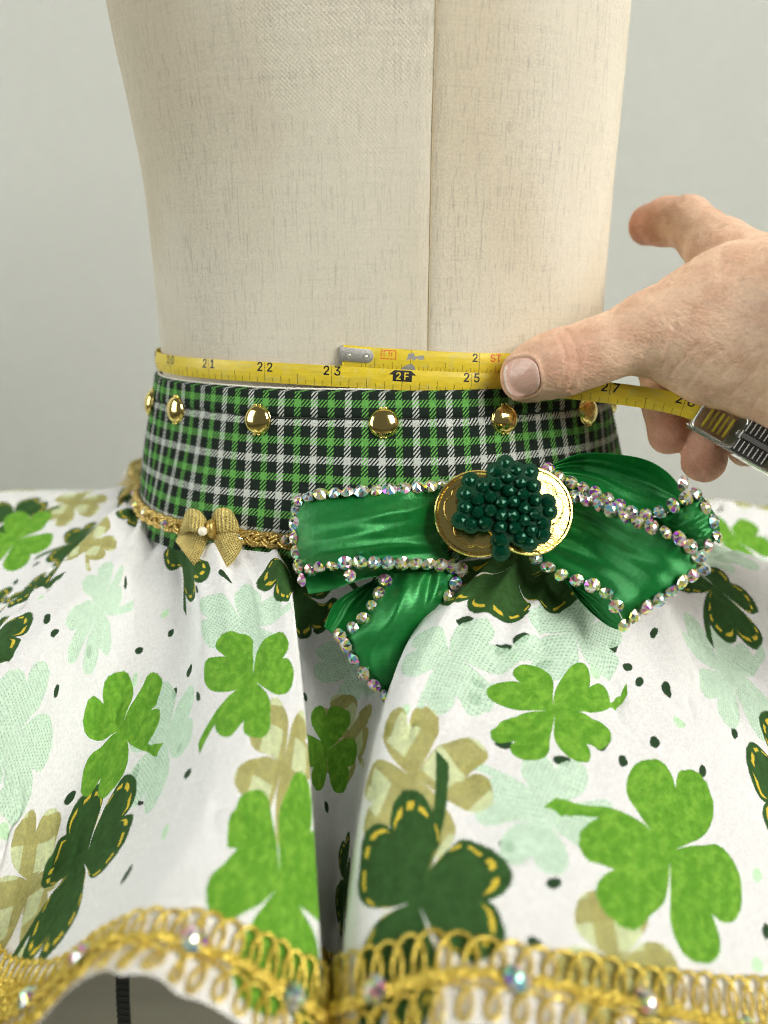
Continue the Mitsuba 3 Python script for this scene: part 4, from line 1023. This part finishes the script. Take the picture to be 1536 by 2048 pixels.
def relax(v, f, n):
    i = np.concatenate([f[:, 0], f[:, 1], f[:, 2]]); j = np.concatenate([f[:, 1], f[:, 2], f[:, 0]])
    A = coo_matrix((np.ones(2 * len(i)), (np.r_[i, j], np.r_[j, i])), (len(v), len(v))).tocsr()
    A.data[:] = 1
    deg = np.asarray(A.sum(1)).ravel()[:, None]
    for k in range(n):
        for lam in (.5, -.52):
            v = v + lam * (A @ v / deg - v)
    return v
near = relax(hv, hf, 8)
hm = trimesh.Trimesh(near, hf, process=False)
fm = (near[hm.faces].mean(1)[:, 0] < .152)
hv, hf = trimesh.remesh.subdivide(near, hm.faces, face_index=np.nonzero(fm)[0])
hm = trimesh.Trimesh(hv, hf, process=True)
hv, hf = np.array(hm.vertices), np.array(hm.faces)
hn = np.array(hm.vertex_normals)
def poly_dist(p, L):
    L = np.asarray(L); d = np.full(len(p), 9.0)
    for a, b in zip(L[:-1], L[1:]):
        ba = b - a; t = np.clip(((p - a) @ ba) / (ba @ ba), 0, 1)
        d = np.minimum(d, np.linalg.norm(p - a - t[:, None] * ba, axis=1))
    return d
def drop(pt):                                                     # brings a point onto the skin
    pt = np.asarray(pt, float)
    for _ in range(4):
        e = 1e-4
        g = np.array([(hand_sdf(pt + e * np.eye(3)[k]) - hand_sdf(pt - e * np.eye(3)[k])) / (2 * e) for k in range(3)]).T
        pt = pt - hand_sdf(pt)[:, None] * unit(g)
    return pt
disp = np.zeros(len(hv))
for L, depth_, wid in CREASES:
    L = drop(spline(L, 14))
    d = poly_dist(hv, L)
    disp -= .42 * depth_ * (np.exp(-(d / (1.1 * wid)) ** 2) - .22 * np.exp(-((d - 2.6 * wid) / (1.4 * wid)) ** 2))
disp += 0.0005 * (meshkit.fbm(hv * 260, 3, 3) - .5) + .0008 * (meshkit.fbm(hv * 60, 2, 8) - .5)
# nail: a thin curved plate laid on the thumb, with the skin raised round it
na_, nb2, no_ = unit(NAIL_DIR - NAIL_OUT * (NAIL_DIR @ NAIL_OUT)), None, unit(NAIL_OUT)
nb2 = np.cross(no_, na_)
def nail_point(a, b):
    """a, b in metres along and across the nail."""
    p = NAIL_AT + a[..., None] * na_ + b[..., None] * nb2
    return p
NL, NW = .0060, .0065
rel = hv - NAIL_AT
qa, qb = rel @ na_ / NL, rel @ nb2 / NW
rn = (np.abs(qa) ** 3 + np.abs(qb) ** 3) ** (1 / 3)
facing = (hn @ no_ > .1) & (np.abs(rel @ no_) < .02)
disp += np.where(facing, .00055 * np.exp(-((rn - 1.13) / .10) ** 2) * (qa < .75) - .0004 * (rn < 1.0), 0)
hv2 = hv + hn * disp[:, None]


def skin_fn(p, n, uv):
    f = mi.Float(0)
    for c_, r_ in zip(FLUSH, (.016, .013, .014, .010, .010)):
        f = dr.maximum(f, dr.exp(-(dr.square(p.x - c_[0]) + dr.square(p.y - c_[1]) + dr.square(p.z - c_[2])) / (r_ * r_)) * (.45 if r_ == .010 else 1.0))
    m_ = fbm(p.x * 160, p.y * 160, p.z * 160)
    fine = noise(p.x * 1500, p.y * 1500, p.z * 1500)
    spot = smoothstep(.80, .88, noise(p.x * 310, p.y * 310, p.z * 310))
    c = mix((.72, .49, .345), (.63, .39, .265), smoothstep(.3, .75, m_))
    c = mix(c, (.62, .25, .17), dr.clip(f, 0, 1) * .8)
    c = mix(c, (.36, .18, .11), spot * .18)
    return c * (.90 + .2 * fine)


def skin_bump(p, n, uv):
    return 00.00024 * noise(p.x * 1500, p.y * 1500, p.z * 1500) + .00012 * fbm(p.x * 700, p.y * 700, p.z * 700)


scene['m_skin'] = bump({'type': 'principled', 'base_color': proc(skin_fn), 'roughness': .50, 'specular': .45, 'sheen': .25, 'flatness': .3}, skin_bump)
put('person__hand', (hv2, hf), 'm_skin', True)
ga, gb = np.meshgrid(np.linspace(-1, 1, 33), np.linspace(-1, 1, 33), indexing='ij')
sq_ = np.maximum(np.abs(ga), np.abs(gb)); rr_ = (np.abs(ga) ** 2.7 + np.abs(gb) ** 2.7) ** (1 / 2.7)
k_ = np.where(rr_ > 0, sq_ / np.maximum(rr_, 1e-9), 1)
npt = nail_point(ga * k_ * NL, gb * k_ * NW)
flatp = npt.reshape(-1, 3) + no_ * .004
fall = np.zeros(len(flatp))
for _ in range(40):
    fall = np.minimum(fall + .8 * hand_sdf(flatp - no_ * fall[:, None]), .0068)
fall = gaussian_filter(fall.reshape(ga.shape), 1.2, mode='nearest').ravel()
flatp = flatp - no_ * fall[:, None]
npt = flatp.reshape(npt.shape)
npt = npt + no_ * (.0003 + .0003 * (1 - gb ** 2))[..., None]


def nail_fn(p, n, uv):
    tip = smoothstep(.93, .97, uv.x + .02 * noise(uv.y * 9))
    moon = 1 - smoothstep(.05, .16, uv.x + .5 * dr.square(uv.y - .5))
    c = mix((.64, .40, .32), (.66, .56, .47), tip)
    c = mix(c, (.70, .50, .44), moon * .7)
    return c * (.93 + .14 * noise(uv.y * 40, uv.x * 4))


scene['m_nail'] = principled(proc(nail_fn), .28, specular=.5, clearcoat=.3)
uvn = np.tile(np.stack([(ga + 1) / 2, (gb + 1) / 2], -1).reshape(-1, 2), (2, 1))
put('person__thumb_nail', solid_sheet(npt, .0004), 'm_nail', True, uv=uvn)
tag('person', 'bare hand reaching in from the right, thumb pressing the tape to the waist', 'person')

# ------------------------------------------------------------------ gold gimp trim along the hem
hemp = Sc[-1]
LH = np.r_[0, np.cumsum(np.linalg.norm(np.diff(hemp, axis=0), axis=1))]
Dv = np.gradient(Sc, axis=0); Du = np.gradient(Sc, axis=1)
Dn = unit(np.cross(Du, Dv)); Dn *= np.where((Dn[..., 2:] < 0) & (np.abs(Dn[..., 2:]) > .02), -1, 1)
if np.mean(np.sum(Dn[-1] * (Sc[-1] - [0, 0, .5]), -1)) < 0:
    Dn = -Dn
from scipy.ndimage import map_coordinates
def on_hem(s, w, h):
    """s along the hem, w up the cloth from the hem edge, h off its outer face."""
    ti = np.interp(np.mod(s, LH[-1]), LH, np.arange(len(LH)))
    vi = (1 - np.asarray(w) / CL) * (NVS - 1)
    P_ = np.stack([map_coordinates(Sc[..., k], [vi, ti], order=1, mode='nearest') for k in range(3)], -1)
    N_ = np.stack([map_coordinates(Dn[..., k], [vi, ti], order=1, mode='nearest') for k in range(3)], -1)
    return P_ + unit(N_) * np.asarray(h)[..., None]
scene['m_gimp'] = bump({'type': 'principled', 'base_color': proc(lambda p, n, uv: mix((.50, .33, .03), (.98, .78, .15), noise(p.x * 1900, p.y * 1900, p.z * 1900))), 'metallic': .62, 'roughness': .22, 'specular': .7}, lambda p, n, uv: .00025 * noise(p.x * 2200, p.y * 2200, p.z * 2200))
turns = round(LH[-1] / .0060)
def gimp(key, phase, mid, amp, lean, r, h, per=22, mult=1, sides=6):
    a = np.linspace(0, 2 * np.pi * turns * mult, turns * mult * per, endpoint=False)
    s = a / (2 * np.pi * turns * mult) * LH[-1]
    jit = .12 * amp * (meshkit.noise(np.stack([s * 130, s * 0, s * 0 + 5], -1)) - .5) * 2
    w = mid + (amp + jit) * np.cos(a + phase)
    p = on_hem(s + lean * np.sin(a + phase), w, h + .0006 * np.sin(a * .5 + 1) ** 2 + .0005 * np.sin(a + 2))
    put('skirt__hem_trim__' + key, tube(p, r, sides, closed=True), 'm_gimp', True)
gimp('upper_loops', 0, .0160, .0039, .0028, .00054, .0011)
gimp('lower_loops', 1.0, .0048, .0039, .0028, .00054, .0011)
for k_ in range(3):
    gimp('middle_cord', k_ * 2.1, .0104, .0010, 0.0, .00056, .0022, 12)
tag('skirt__hem_trim', 'bright gold looped gimp trim along the hem')
ks_ = int(LH[-1] / .032)
for i in range(ks_):
    s_ = np.array([i * LH[-1] / ks_ + .006])
    o = on_hem(s_, np.array([.0104 + .0006 * (-1) ** i]), np.array([.0032]))[0]
    n_ = unit(on_hem(s_, np.array([.0104]), np.array([.01]))[0] - on_hem(s_, np.array([.0104]), np.array([0.]))[0])
    stone('skirt__hem_trim__rhinestone', o, n_, .0033, 1 + 3 * (i % 5) if i % 3 else 2 + 3 * (i % 5), i * 1.1)

# ------------------------------------------------------------------ black ribbed strap hanging inside the skirt
cp = spline([(-.077, -.146, .872), (-.079, -.138, .862), (-.084, -.128, .845), (-.094, -.118, .815), (-.104, -.110, .770), (-.108, -.104, .720)], 90)
wdt = unit(np.cross(np.gradient(cp, axis=0), [0, 1.0, .2]))
Pn = np.stack([cp - wdt * .0026, cp - wdt * .0013, cp, cp + wdt * .0013, cp + wdt * .0026])
scene['m_strap'] = principled([.012, .014, .013], .5)
put('hanging_strap__band', solid_sheet(Pn, .0010), 'm_strap', 30)
rib_ = []
for i in range(3, 88, 2):
    put('hanging_strap__rib', tube(np.stack([cp[i] - wdt[i] * .0026 - [0, .0007, 0], cp[i] + wdt[i] * .0026 - [0, .0007, 0]]), .0005, 5), 'm_strap', True)
tag('hanging_strap', 'narrow black ribbed strap hanging under the left arch of the skirt hem', 'strap')
